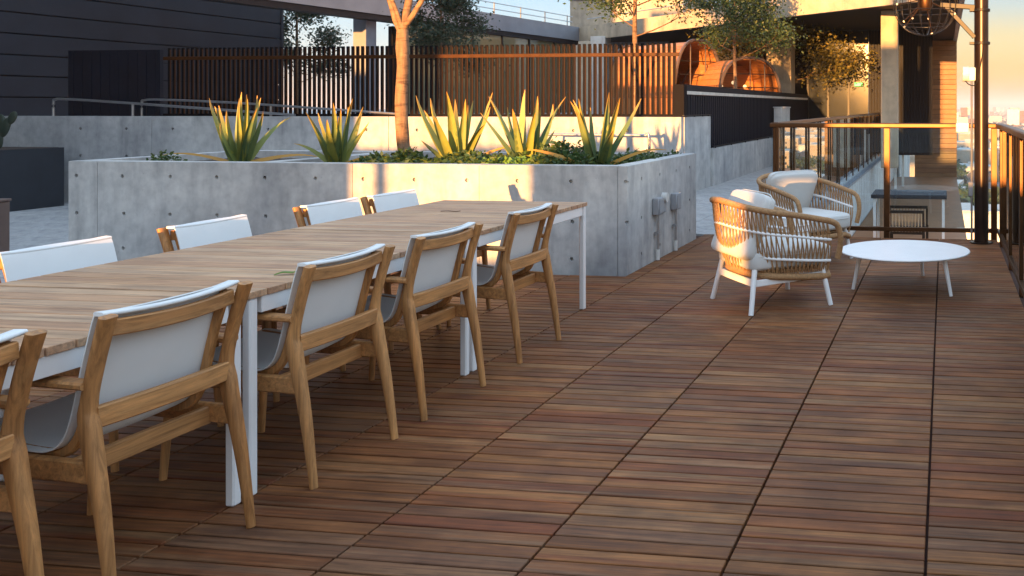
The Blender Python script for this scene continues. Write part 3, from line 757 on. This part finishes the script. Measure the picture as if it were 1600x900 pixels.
spots = [(-2.31, 4.825, 90, 'white sling dining chair at the near side, closest to the planter and farthest right'),
         (-2.31, 3.935, 90, 'white sling dining chair second from the far end of the near side'),
         (-2.31, 3.225, 90, 'white sling dining chair third from the far end of the near side'),
         (-2.31, 2.435, 90, 'large foreground white sling dining chair seen whole at lower left'),
         (-2.34, 1.775, 90, 'dining chair cut off by the left edge of the picture'),
         (-3.79, 3.275, -90, 'dining chair back across the table at the far left edge'),
         (-3.79, 4.06, -90, 'dining chair back across the table, second from left'),
         (-3.79, 4.965, -90, 'dining chair back across the table, third from left'),
         (-3.77, 5.545, -90, 'dining chair back across the table, rightmost in front of the sunlit concrete')]
for k, (x, y, rz, lb) in enumerate(spots):
    o = chair if k == 0 else copy_tree(chair)
    o.location = (x, y, 0); o.rotation_euler = (0, 0, R(rz)+rnd.uniform(-.03, .03)); o['label'] = lb
# leaf and twig on the table
lf = MB().sweep(spline([(0, 0, .004), (.03, .005, .012), (.07, .0, .010), (.11, -.015, .03)], 4), [rsec(.004+.022*math.sin(math.pi*min(1, i/12)), .003, .0008) for i in range(13)]).build('fallen_leaf', 'green_leaf', None, 60, label='small green leaf lying on the dining table edge', cat='leaf')
lf.location = (-2.62, 3.16, .741); lf.rotation_euler = (0, 0, R(35))
tg_ = MB().tube(spline([(0, 0, .003), (.05, .006, .005), (.10, 0, .003), (.13, .006, .006)], 4), .0025, 6).build('twig', 'twig', None, 60, label='thin brown twig lying on the far dining table', cat='twig')
tg_.location = (-3.17, 5.23, .741)

# rope armchairs
def make_armchair():
    c = empty('rope_armchair', label='x', cat='armchair', group='rope armchairs round the coffee table')
    def plan(t, w_, d_, y0):        # t in [-1,1], U open to +y
        a = math.pi*(t*.5)
        return None
    N = 56
    def U(s, w_, back, front, e=.62):  # s 0..1 from right front round the back to left front
        Lf = front-back-w_*.9
        tot = 2*Lf+math.pi*w_*.95
        d = s*tot
        if d < Lf: return (w_, front-d)
        if d > tot-Lf: return (-w_, front-(tot-d))
        a = (d-Lf)/(tot-2*Lf)*math.pi
        ca, sa = math.cos(a), math.sin(a)
        return (w_*math.copysign(abs(ca)**.8, ca), front-Lf-w_*.9*abs(sa)**.8)
    def ztop(s): 
        q = abs(s-.5)*2; return .755-.15*q**1.3
    rim = []
    for i in range(N+1):
        s = i/N; x, y = U(s, .365, -.40, .27); rim.append((x, y, ztop(s)))
    fr = [(.365, .335, .575), (.362, .365, .50), (.352, .372, .42), (.335, .36, .33)]
    path = [(x, y, z) for x, y, z in fr[::-1]]+rim+[(-x, y, z) for x, y, z in fr]
    MB().tube(spline(path, 2), .022, 10).build('arm_rail', 'rope', c)
    low = [(*U(i/N, .285, -.29, .31), .235+.03*math.cos(math.pi*2*abs(i/N-.5))) for i in range(N+1)]
    MB().tube(low+[(-.2, .345, .235), (.2, .345, .235)], .024, 10, True).build('base_ring', 'rope', c)
    for f_, zz in ((.34, .50), (.72, .34)):
        ring = []
        for i in range(N+1):
            s = i/N; a = Vector((*U(s, .365, -.40, .27), ztop(s))); b = Vector(low[i]); p = a.lerp(b, f_)
            bulge = .02*math.sin(f_*math.pi); r_ = Vector((p.x, p.y, 0)); r_ = r_.normalized()*bulge if r_.length > 0 else r_
            ring.append(p+r_)
        MB().tube(ring, .0105, 8).build('white_hoop', 'white_metal', c)
    rp = MB(); K = 50
    for i in range(K):
        s = (i+.5)/K
        for sg in (-1, 1):
            s2 = min(1, max(0, s+sg*.026))
            a = Vector((*U(s, .365, -.40, .27), ztop(s))); b0 = Vector((*U(s2, .285, -.29, .31), .245))
            mid = a.lerp(b0, .5); r_ = Vector((mid.x, mid.y, 0)).normalized()*.026
            rp.tube(spline([a, mid+r_, b0], 4), .0052, 5)
    rp.build('rope_weave', 'rope', c, 60, kind='stuff')
    # seat basket under the cushion
    MB().superell((0, .03, .262), (.27, .29, .02), .5, .5, 24, 6).build('seat_pan', 'rope', c)
    for (x, y) in ((.315, .315), (-.315, .315), (.315, -.315), (-.315, -.315)):
        k = .80; MB().tube([(x, y, 0), (x*k, y*k, .375 if y > 0 else .34)], [.0175, .020], 12).build('leg', 'white_metal', c)
    fb = MB(); q = .265
    fb.bar([(-q, -q, .20), (q, -q, .20)], .018, .05); fb.bar([(-q, q, .215), (q, q, .215)], .018, .045)
    for s in (-1, 1): fb.bar([(s*q, -q, .20), (s*q, q, .215)], .018, .045)
    fb.build('leg_frame', 'white_metal', c)
    def puff(cn, r, M4=None, nu=40, nv=20):
        m = MB(); m.superell((0, 0, 0), r, .28, .24, nu, nv)
        out = []
        for v in m.v:
            p = Vector(v); f = 1-.5*min(1, abs(p.z)/r[2])*max(abs(p.x)/r[0], abs(p.y)/r[1])**6*.55
            p.z *= f; n_ = noise.noise((p.x*5, p.y*5, p.z*5))*.006; p += p.normalized()*n_
            if M4: p = M4 @ p
            out.append(tuple(p+Vector(cn)))
        m.v = out; return m
    sc2 = puff((0, .03, .355), (.30, .335, .085)).build('seat_cushion', 'cushion', c, 80)
    pw = lambda x, e: math.copysign(abs(x)**e, x)
    ringp = lambda rx, ry, z: [(rx*pw(math.cos(u), .30), ry*pw(math.sin(u), .30), z) for u in [2*math.pi*q/64 for q in range(64)]]
    MB().tube([(x, y+.03, .355+z) for x, y, z in ringp(.3015, .3365, .028)], .0045, 5, True).build('piping', 'cushion', sc2)
    Mx = Matrix.Rotation(R(66), 4, 'X')
    bc2 = puff((0, -.225, .575), (.29, .235, .062), Mx.to_3x3()).build('back_cushion', 'cushion', c, 80)
    MB().tube([tuple(Mx.to_3x3() @ Vector(p)+Vector((0, -.215, .585))) for p in ringp(.2865, .2365, .0)], .0045, 5, True, (0, .9, .3)).build('piping', 'cushion', bc2)
    return c
ac = make_armchair()
ac.location = (-1.245, 6.265, 0); ac.rotation_euler = (0, 0, R(-90+39)); ac['label'] = 'nearer tan rope armchair with white legs, its back towards the viewer'
o = copy_tree(ac); o.location = (-1.30, 8.12, 0); o.rotation_euler = (0, 0, R(-90-40)); o['label'] = 'farther tan rope armchair behind, turned towards the coffee table'
# coffee table
ct = empty('coffee_table', (-.31, 6.93, 0), label='low round white coffee table beside the rope armchairs', cat='table')
MB().lathe([(.46, .268), (.500, .276), (.506, .283), (.503, .289)], k=72).build('table_top', 'white_metal', ct)
for (x, y) in ((.357, -.315), (-.39, -.16), (.13, .45)): MB().tube([(x, y, 0), (x*.86, y*.86, .27)], [.013, .018], 12).build('leg', 'white_metal', ct)
MB().lathe([(.33, .255), (.35, .256), (.35, .268), (.33, .269)], k=48).build('under_ring', 'white_metal', ct)
# drum stool
st = empty('drum_stool', (-1.52, 7.28, 0), label='round white ribbed drum stool between the two armchairs', cat='stool')
MB().lathe([(.15, 0), (.165, .01), (.165, .05), (.172, .06), (.172, .47), (.165, .48), (.165, .51), (.15, .52)], k=40).build('drum', 'stool_white', st)
for z in (.085, .13, .40, .445): MB().tube([(.174*math.cos(2*math.pi*i/40), .174*math.sin(2*math.pi*i/40), z) for i in range(40)], .009, 6, True).build('ring', 'stool_white', st)
st.location = (-1.27, 7.15, 0)

# electrical boxes on the planter side
def outlet(name, y, ztop, zbot, label):
    e = empty(name, (PX1, y, 0), label=label, cat='outlet')
    MB().box(.002, .065, -.075, .075, zbot, ztop, .008).build('cover', 'grey_plastic', e)
    MB().box(.066, .070, -.06, .06, zbot+.02, ztop-.02).build('lid', 'grey_plastic', e, 0)
    MB().tube([(.03, 0, zbot), (.03, 0, .10)], .012, 10).build('conduit', 'rail_steel', e)
    MB().tube([(.03, 0, .10), (.03, 0, .005)], .020, 10).build('sleeve', 'pale_plastic', e)
    MB().box(.002, .045, -.03, .03, .24, .26).build('strap', 'rail_steel', e, 0)
    return e
outlet('outlet_box', 7.80, .575, .42, 'nearer grey outlet box with conduit on the planter side')
outlet('outlet_box', 8.34, .565, .405, 'farther grey outlet box with conduit on the planter side')
sl_ = empty('round_sensor', (PX1, 8.02, .555), label='small round pale wall fitting between the two outlet boxes', cat='wall fitting')
MB().tube([(.002, 0, 0), (.05, 0, 0)], .045, 20).build('body', 'pale_plastic', sl_); MB().box(.002, .03, -.04, .04, -.14, -.04, .006).build('bracket', 'grey_plastic', sl_)
# pot with cactus and brown box on the left
pt = empty('charcoal_pot', (-15.72, 12.3, -.27), label='large charcoal square pot against the back wall on the left', cat='pot')
MB().prism([(-.95, -.8), (.95, -.8), (.95, .8), (-.95, .8)], 0, .985).build('body', 'charcoal_pot', pt, 0)
MB().box(-.9, .9, -.75, .75, .986, .99).build('soil', 'soil', pt, 0)
cc = empty('cactus', (-15.42, 12.55, .70), label='dark prickly pear cactus standing in the charcoal pot', cat='cactus')
for (x, z, a, rx, rz_) in ((0, .17, 0, .13, .19), (.16, .36, 25, .09, .17), (.10, .40, -5, .09, .18), (-.15, .33, -25, .10, .16), (.30, .52, 35, .07, .12)):
    MB().superell((x, .0, z), (rx, .03, rz_), .9, .9, 16, 10, Matrix.Rotation(R(a), 3, 'Y')).build('pad', 'cactus', cc)
bb = empty('brown_box', (-10.40, 7.75, -.27), label='brown planter box at the left edge behind the far chairs', cat='planter')
MB().box(-1.0, .45, -.45, .49, 0, .66, .01).build('body', 'brown_box', bb); MB().box(-1.01, .46, -.46, .50, .662, .69, .006).build('rim', 'brown_box', bb)

# ================================================================== PLANTS
def agave(loc, nl, size, seed, label, spread=1.0):
    r_ = random.Random(seed); a = empty('aloe', loc, 0, label=label, cat='aloe', group='spiky aloes in the concrete planter')
    lean_x, lean_y = r_.uniform(-.08, .08), r_.uniform(-.08, .08)
    for k in range(nl):
        q = k/(nl-1); az = k*2.39996+r_.uniform(-.45, .45); dead = k >= nl-2
        lean = R(5+40*q**1.05*spread+r_.uniform(-8, 8)) if not dead else R(r_.uniform(58, 76))
        L = size*(r_.uniform(.80, 1.15) if q < .75 else r_.uniform(.55, 1.0)); w0 = .086*r_.uniform(.7, 1.35)*size/.62*(.55 if dead else 1)
        n = 11; m = MB(); V = []; F = []; tips = []
        dirh = Vector((math.cos(az), math.sin(az), 0)); sd = Vector((-math.sin(az), math.cos(az), 0))
        p = dirh*.03; th = lean; cur = r_.uniform(-.75, .95)*(.35+q) if not dead else r_.uniform(.4, 1.2); tw = r_.uniform(-.6, .6); side = r_.uniform(-.35, .35)
        t0 = r_.uniform(.55, .8); ph = r_.uniform(0, 6)
        for i in range(n):
            t = i/(n-1); w_ = w0*(.86+.14*math.sin(min(1, t/.25)*1.57))*(1-t)**.66
            w_ = max(w_, .0022); dh = (dirh+sd*side*t).normalized()
            tg = dh*math.sin(th)+Vector((lean_x, lean_y, math.cos(th))); tg.normalize(); up = dh*-math.cos(th)+Vector((0, 0, math.sin(th)))
            s2 = (sd*math.cos(tw*t)+up*math.sin(tw*t)); u2 = tg.cross(s2)*-1
            th_ = .020*(1-t)**.8+.002; ww = w_*(1+.05*math.sin(ph+9*t))
            V += [p-s2*ww*.5+u2*w_*.30, p-s2*w_*.22-u2*th_*.2, p+s2*w_*.22-u2*th_*.2, p+s2*ww*.5+u2*w_*.30, p-u2*(th_+w_*.14)]
            tv = 1.0 if dead else max(0, (t-t0)/(1-t0))**1.4
            tips += [tv]*5
            p = p+tg*L/(n-1); th += cur*(.15+t*t*1.3)/(n-1)*1.4
        for i in range(n-1):
            for j in range(5):
                j2 = (j+1) % 5; F.append((i*5+j, i*5+j2, i*5+5+j2, i*5+5+j))
        m.add(V, F); m.tip = tips
        m.build('leaf', 'agave_leaf', a, 70)
    return a
agave((-7.0, 8.0, .82), 18, .68, 11, 'leftmost spiky aloe standing alone in the empty planter bay', .9)
agave((-5.83, 7.85, .82), 15, .60, 52, 'spiky aloe just left of the tree trunk', 1.1)
agave((-4.60, 7.85, .82), 17, .70, 13, 'wide spiky aloe just right of the tree trunk', 1.15)
agave((-3.85, 7.75, .82), 15, .68, 24, 'sunlit yellow aloe, second from the right', .95)
agave((-3.16, 7.75, .82), 14, .70, 75, 'rightmost spiky aloe at the planter corner', .85)

def cards(m, pts, sz, r_, droop=0.):
    for p in pts:
        a = Vector((r_.uniform(-1, 1), r_.uniform(-1, 1), r_.uniform(-.7, .7))).normalized()
        b = a.cross(Vector((r_.uniform(-1, 1), r_.uniform(-1, 1), r_.uniform(-1, 1)))).normalized()
        s_ = sz*r_.uniform(.6, 1.3); p = Vector(p)
        m.add([p, p+a*s_*.5+b*s_*.26, p+a*s_, p+a*s_*.5-b*s_*.26], [(0, 1, 2, 3)])
def cover(name, cx_, cy_, rx, ry, h, n, seed, label, mat='cover_leaf', sz=.045):
    r_ = random.Random(seed); pts = []
    for k in range(n):
        a = r_.uniform(0, 2*math.pi); q = math.sqrt(r_.random()); x = cx_+rx*q*math.cos(a); y = cy_+ry*q*math.sin(a)
        x = min(max(x, PX0+T+.02), PX1-T+.0); y = min(max(y, PY0+T-.02), PY1-T)
        hh = h*(.35+.65*(1-q*q))*(.7+.6*noise.noise((x*5, y*5, seed)))
        pts.append((x, y, PZ-.07+r_.random()**.7*hh))
    m = MB(); cards(m, pts, sz, r_)
    for k in range(12):
        p = r_.choice(pts); m.tube([(p[0], p[1], PZ-.09), p], .003, 4)
    o = m.build(name, mat, None, 0, label=label, cat='shrub', group='ground cover shrubs in the planter'); return o
cover('low_shrub', -5.0, 7.55, .45, .3, .20, 1700, 1, 'low leafy shrub right behind the planter rim beside the trunk', sz=.055)
cover('low_shrub', -4.25, 7.55, .50, .32, .20, 1900, 2, 'leafy shrub between the wide aloe and the sunlit aloe', sz=.055)
cover('low_shrub', -3.9, 7.45, .38, .22, .17, 1100, 3, 'yellow green leafy shrub at the foot of the sunlit aloe', 'green_leaf', .05)
cover('low_shrub', -3.5, 7.75, .42, .4, .32, 2200, 4, 'tallest dark leafy shrub left of the rightmost aloe', sz=.055)
cover('low_shrub', -2.97, 8.2, .28, .6, .17, 1100, 5, 'small leafy shrub behind the rightmost aloe', sz=.05)
cover('low_shrub', -7.45, 7.6, .17, .14, .18, 200, 6, 'small leafy sprig alone in the left planter bay', sz=.05)
cover('low_shrub', -2.84, 9.0, .10, .10, .20, 60, 8, 'tiny green sprig at the back right planter rim', sz=.05)

def limb(m, p0, d0, L, r0, depth, r_, tips, maxd, bend=.25, split=2):
    n = 5; pts = [Vector(p0)]; d = Vector(d0).normalized(); rs = [r0]
    for i in range(n):
        d = (d+Vector((r_.uniform(-bend, bend), r_.uniform(-bend, bend), r_.uniform(-bend*.4, bend*.6)))*.5).normalized()
        pts.append(pts[-1]+d*L/n); rs.append(r0*(1-.45*(i+1)/n))
    m.tube(pts, rs, 7 if depth < 2 else 5, up=(.3, .9, .1))
    if depth >= maxd-1: tips += pts[2:]
    if depth < maxd:
        for k in range(split+(depth > 0)):
            a = Vector((r_.uniform(-1, 1), r_.uniform(-1, 1), r_.uniform(-.1, .8)))
            limb(m, pts[-1-(k > 1)], d*.75+a*.8, L*r_.uniform(.55, .75), rs[-1]*.8, depth+1, r_, tips, maxd, bend, split)
def tree(name, base, trunk, limbs, seed, label, leaf, nleaf, clump, lsz, maxd=3, group='trees on the terrace'):
    """trunk: list of (x,y,z,r) from the base; limbs: list of (dir, length)"""
    r_ = random.Random(seed); t = empty(name, base, label=label, cat='tree', group=group)
    m = MB(); pts = spline([p[:3] for p in trunk], 5); n = len(pts); k_ = len(trunk)-1
    rs = [trunk[min(k_, int(i/5))][3]*(1-(i/5 % 1))+trunk[min(k_, int(i/5)+1)][3]*(i/5 % 1) for i in range(n)]
    m.tube(pts, rs, 14, up=(0, 1, 0)); tips = []; top = pts[-1]
    for d, L, h, r0 in limbs:
        limb(m, pts[int(h*(n-1))], d, L, r0, 1, r_, tips, maxd)
    m.build('trunk', 'bark', t, 60)
    lm = MB(); P = []
    for k in range(nleaf):
        c_ = r_.choice(tips); P.append(c_+Vector((r_.gauss(0, clump), r_.gauss(0, clump), r_.gauss(0, clump*.8))))
    cards(lm, P, lsz, r_); lm.build('crown', leaf, t, 0)
    return t
tree('planter_tree', (-5.24, 8.0, .82), [(0, 0, 0, .070), (.004, 0, .16, .056), (-.008, 0, .30, .060), (-.024, 0, .62, .057), (-.004, 0, .98, .054), (-.012, 0, 1.16, .061), (-.008, 0, 1.34, .052)],
     [((-.55, .1, .8), .9, .96, .030), ((.6, -.1, .75), .9, 1.0, .030), ((.02, .2, 1), 1.0, 1.0, .042), ((-.15, -.3, 1), .8, 1.0, .022)], 5, 'sunlit slender tree growing from the concrete planter', 'tree_leaf', 2600, .22, .07)
def far_tree(x, y, h_clear, crown_h, spreadk, seed, label, leaf, n=5200, lsz=.10, r0=.07, clump=.22, zb=1.19):
    r_ = random.Random(seed); L = []
    for k in range(11):
        a = k*2.4; q = k/11
        L.append(((math.cos(a)*.9, math.sin(a)*.9, .25+.5*q), spreadk*(1.05-.55*q)*.62, .46+.54*q, r0*.26))
    H_ = h_clear+crown_h
    return tree('terrace_tree', (x, y, zb), [(0, 0, 0, r0), (.03, 0, h_clear*.5, r0*.85), (0, .03, h_clear, r0*.75), (.03, 0, h_clear+crown_h*.5, r0*.45), (0, 0, H_*.92, r0*.15)], L, seed, label, leaf, n, clump, lsz)
far_tree(-10.75, 17.7, 1.05, 2.0, .95, 31, 'dense dark bushy tree just right of the planter trunk, behind the fence', 'dark_leaf', 15000, .075, .05, .15)
far_tree(-5.94, 16.4, 1.75, 2.0, 1.5, 32, 'tree with a bare trunk rising behind the fence near the wood pods', 'tree_leaf', 15000, .075, .06, .17)
far_tree(-4.74, 19.6, 1.45, 2.3, 1.1, 33, 'blue green tree in front of the lower wood pod', 'tree_leaf', 15000, .08, .05, .18)
far_tree(-5.05, 25.0, .9, 3.2, 2.1, 34, 'golden leaved tree in front of the glass pavilion', 'olive_leaf', 24000, .10, .06, .30)
far_tree(-17.5, 21.9, 1.0, 3.0, 1.1, 35, 'dark tree peeking out beside the dark building', 'dark_leaf', 14000, .085, .06, .18)

# ================================================================== CITY BELOW
GZ = -40.0
t = NT('city_floor'); v = t.mapping((1, 1, 1)); n1_ = t.noise(v, .012, 8, .65); n2_ = t.noise(v, .08, 5, .6)
c = t.ramp(n1_, [(.35, (.035, .05, .03)), (.5, (.07, .075, .05)), (.62, (.13, .12, .105))])
t.color(t.mix(c, t.ramp(n2_, [(.35, (.5, .5, .5)), (.65, (1.3, 1.3, 1.3))]), .8, 'MULTIPLY')); t.rough(.9); M['city_floor'] = t.m
plain('asphalt', (.055, .055, .058), .85, 0, .2, .1)
MB().add([(-9000, -280, GZ), (9000, -280, GZ), (9000, 16000, GZ), (-9000, 16000, GZ)], [(0, 1, 2, 3)]).build('ground', 'city_floor', None, 0, label='city ground far below stretching to the horizon', kind='structure')
rd = MB()
for k in range(9): y = 330+k*85; rd.add([(-400, y, GZ+.15), (700, y, GZ+.15), (700, y+9, GZ+.15), (-400, y+9, GZ+.15)], [(0, 1, 2, 3)])
for k in range(9): x = -260+k*105; rd.add([(x, 150, GZ+.30), (x+9, 150, GZ+.30), (x+9, 1100, GZ+.30), (x, 1100, GZ+.30)], [(0, 1, 2, 3)])
rd.build('roads', 'asphalt', None, 0, label='grid of city streets far below', kind='structure')
hl = MB(); V = []; F = []; n = 90
for k in range(n+1):
    x = -7000+14000*k/n; h = 45+60*abs(noise.noise((x*.0007, 1.3, 0)))+20*noise.noise((x*.003, 4, 0))
    V += [(x, 13500, GZ-.5), (x, 14300, GZ+min(95, max(30, h))), (x, 15800, GZ-.5)]
for k in range(n):
    for j in range(2): a = k*3+j; F.append((a, a+1, a+4, a+3))
hl.add(V, F).build('hills', 'city_floor', None, 80, label='low hills along the horizon', kind='structure')
HC = {'stucco': (.55, .50, .43), 'white_wall': (.68, .67, .64), 'tan_wall': (.42, .33, .24), 'grey_wall': (.34, .34, .36)}
RC = {'roof_red': (.17, .10, .075), 'roof_grey': (.12, .12, .13), 'roof_brown': (.14, .095, .07), 'roof_pale': (.50, .48, .45)}
for k, c in list(HC.items())+list(RC.items()): plain(k, c, .8, 0, .1, .4)
hs = random.Random(99)
def house_proto(W_, L_, h, wall, roof, flat):
    w_ = MB().box(-W_/2, W_/2, -L_/2, L_/2, 0, h)
    r_ = MB(); o = .5
    if flat: r_.box(-W_/2-.1, W_/2+.1, -L_/2-.1, L_/2+.1, h+.01, h+.7); r_.box(-W_*.2, W_*.1, -L_*.2, L_*.1, h+.71, h+2.2)
    else:
        q = W_*.32; r_.add([(-W_/2-o, -L_/2-o, h), (W_/2+o, -L_/2-o, h), (W_/2+o, L_/2+o, h), (-W_/2-o, L_/2+o, h), (0, -L_/2+W_*.3, h+q), (0, L_/2-W_*.3, h+q)],
            [(0, 1, 4), (1, 2, 5, 4), (2, 3, 5), (3, 0, 4, 5), (3, 2, 1, 0)])
    g = MB()
    nf = max(1, int(h/3.1))
    for f_ in range(nf):
        for k in range(max(2, int(W_/3.2))):
            x = -W_/2+W_*(k+.5)/max(2, int(W_/3.2)); g.box(x-.6, x+.6, -L_/2-.05, -L_/2+.1, f_*3.1+1.0, f_*3.1+2.3)
    return w_.mesh('wall', wall, 0), r_.mesh('roof', roof, 0), g.mesh('windows', 'window_glass', 0)
PR = []
names = {'stucco': 'cream stucco', 'white_wall': 'white walled', 'tan_wall': 'tan walled', 'grey_wall': 'grey walled'}
rn = {'roof_red': 'red tiled hip roof', 'roof_grey': 'grey hip roof', 'roof_brown': 'brown hip roof', 'roof_pale': 'pale flat roof'}
for wl_, rf, fl_, sz in (('stucco', 'roof_red', 0, (11, 15, 6)), ('white_wall', 'roof_grey', 0, (10, 14, 5)), ('tan_wall', 'roof_brown', 0, (12, 14, 6)), ('white_wall', 'roof_pale', 1, (18, 20, 12)),
        ('grey_wall', 'roof_grey', 0, (10, 16, 6)), ('stucco', 'roof_pale', 1, (16, 24, 10)), ('tan_wall', 'roof_pale', 1, (22, 22, 17)), ('white_wall', 'roof_red', 0, (12, 16, 6))):
    PR.append((*house_proto(*sz, wl_, rf, fl_), names[wl_]+(' apartment block' if fl_ else ' house')+' with '+rn[rf]+' in the city below', sz))
hp = []
for gy in range(34):
    for gx in range(13):
        y = 255+gy*27+hs.uniform(-5, 5); x = (gx-4.2)*25+hs.uniform(-5, 5)
        az = math.degrees(math.atan2(x, y))
        if -1.5 < az < 15.5 and hs.random() < .80: hp.append((x, y))
hp.sort(key=lambda p: p[1])
for i, (x, y) in enumerate(hp[:210]):
    wm, rm, gm, lb, sz = hs.choice(PR if y > 420 else PR[:5]+PR[7:])
    h = empty('city_house', (x, y, GZ), hs.choice((0, math.pi/2, math.pi))+hs.uniform(-.2, .2), label=lb, cat='house', group='houses in the city below')
    link('wall', wm, h); link('roof', rm, h)
    if y < 700: link('windows', gm, h)
# farther city as one mass
fc = {k: MB() for k in ('stucco', 'white_wall', 'grey_wall', 'roof_red')}
for k in range(2600):
    y = 1100+hs.random()**1.6*7500; x = y*math.tan(R(hs.uniform(-6, 17))); s_ = hs.uniform(5, 13); hh = hs.uniform(4, 9) if hs.random() < .93 else hs.uniform(15, 40)
    fc[hs.choice(list(fc))].box(x-s_, x+s_, y-s_, y+s_, GZ, GZ+hh)
for k, m in fc.items(): m.build('far_city', k, None, 0, label='far city buildings in %s tones blending into the haze' % k.split('_')[0], cat='city', kind='stuff')
def blob(seed):
    r_ = random.Random(seed); m = MB()
    for k in range(420):
        v = Vector((r_.gauss(0, 1), r_.gauss(0, 1), r_.gauss(0, 1))).normalized()*(.7+.3*r_.random())
        lump = 1+.35*noise.noise((v.x*2+seed, v.y*2, v.z*2)); p = Vector((v.x*4.2, v.y*4.2, 5.5+v.z*3.6))*1; p = Vector((p.x*lump, p.y*lump, p.z))
        cards(m, [p], 1.6, r_)
    m.tube([(0, 0, 0), (0, 0, 4)], [.35, .25], 6)
    return m.mesh('crown', 'tree_leaf', 0)
blobs = [blob(k) for k in range(4)]
for k in range(150):
    y = 250+hs.random()**1.3*650; x = y*math.tan(R(hs.uniform(-1.5, 15.5)))
    o = link('city_tree', hs.choice(blobs), None, (x, y, GZ), (0, 0, hs.uniform(0, 6)), (hs.uniform(.8, 1.6),)*3)
    tag(o, 'round green street tree among the city houses', 'tree', 'street trees in the city below')
ft = MB()
for k in range(5000):
    y = 900+hs.random()**1.5*5000; x = y*math.tan(R(hs.uniform(-6, 17))); s_ = hs.uniform(4, 9)
    ft.superell((x, y, GZ+s_*.5), (s_, s_, s_*.7), 1, 1, 6, 4)
ft.build('far_trees', 'dark_leaf', None, 0, label='far green tree cover across the city', cat='trees', kind='stuff')

# ================================================================== HAZE over the city
hz = MB().box(-9500, 9500, -290, 16500, GZ-1, 62).build('haze', 'soil', None, 0, label='pale evening haze filling the air over the city', cat='haze', kind='stuff')
hm = bpy.data.materials.new('haze_air'); hm.use_nodes = True; hn = hm.node_tree.nodes; hn.clear()
ho = hn.new('ShaderNodeOutputMaterial'); hv = hn.new('ShaderNodeVolumePrincipled')
hv.inputs['Color'].default_value = (.84, .85, .90, 1); hv.inputs['Density'].default_value = .00026
hm.node_tree.links.new(hv.outputs[0], ho.inputs['Volume']); hz.data.materials.clear(); hz.data.materials.append(hm)
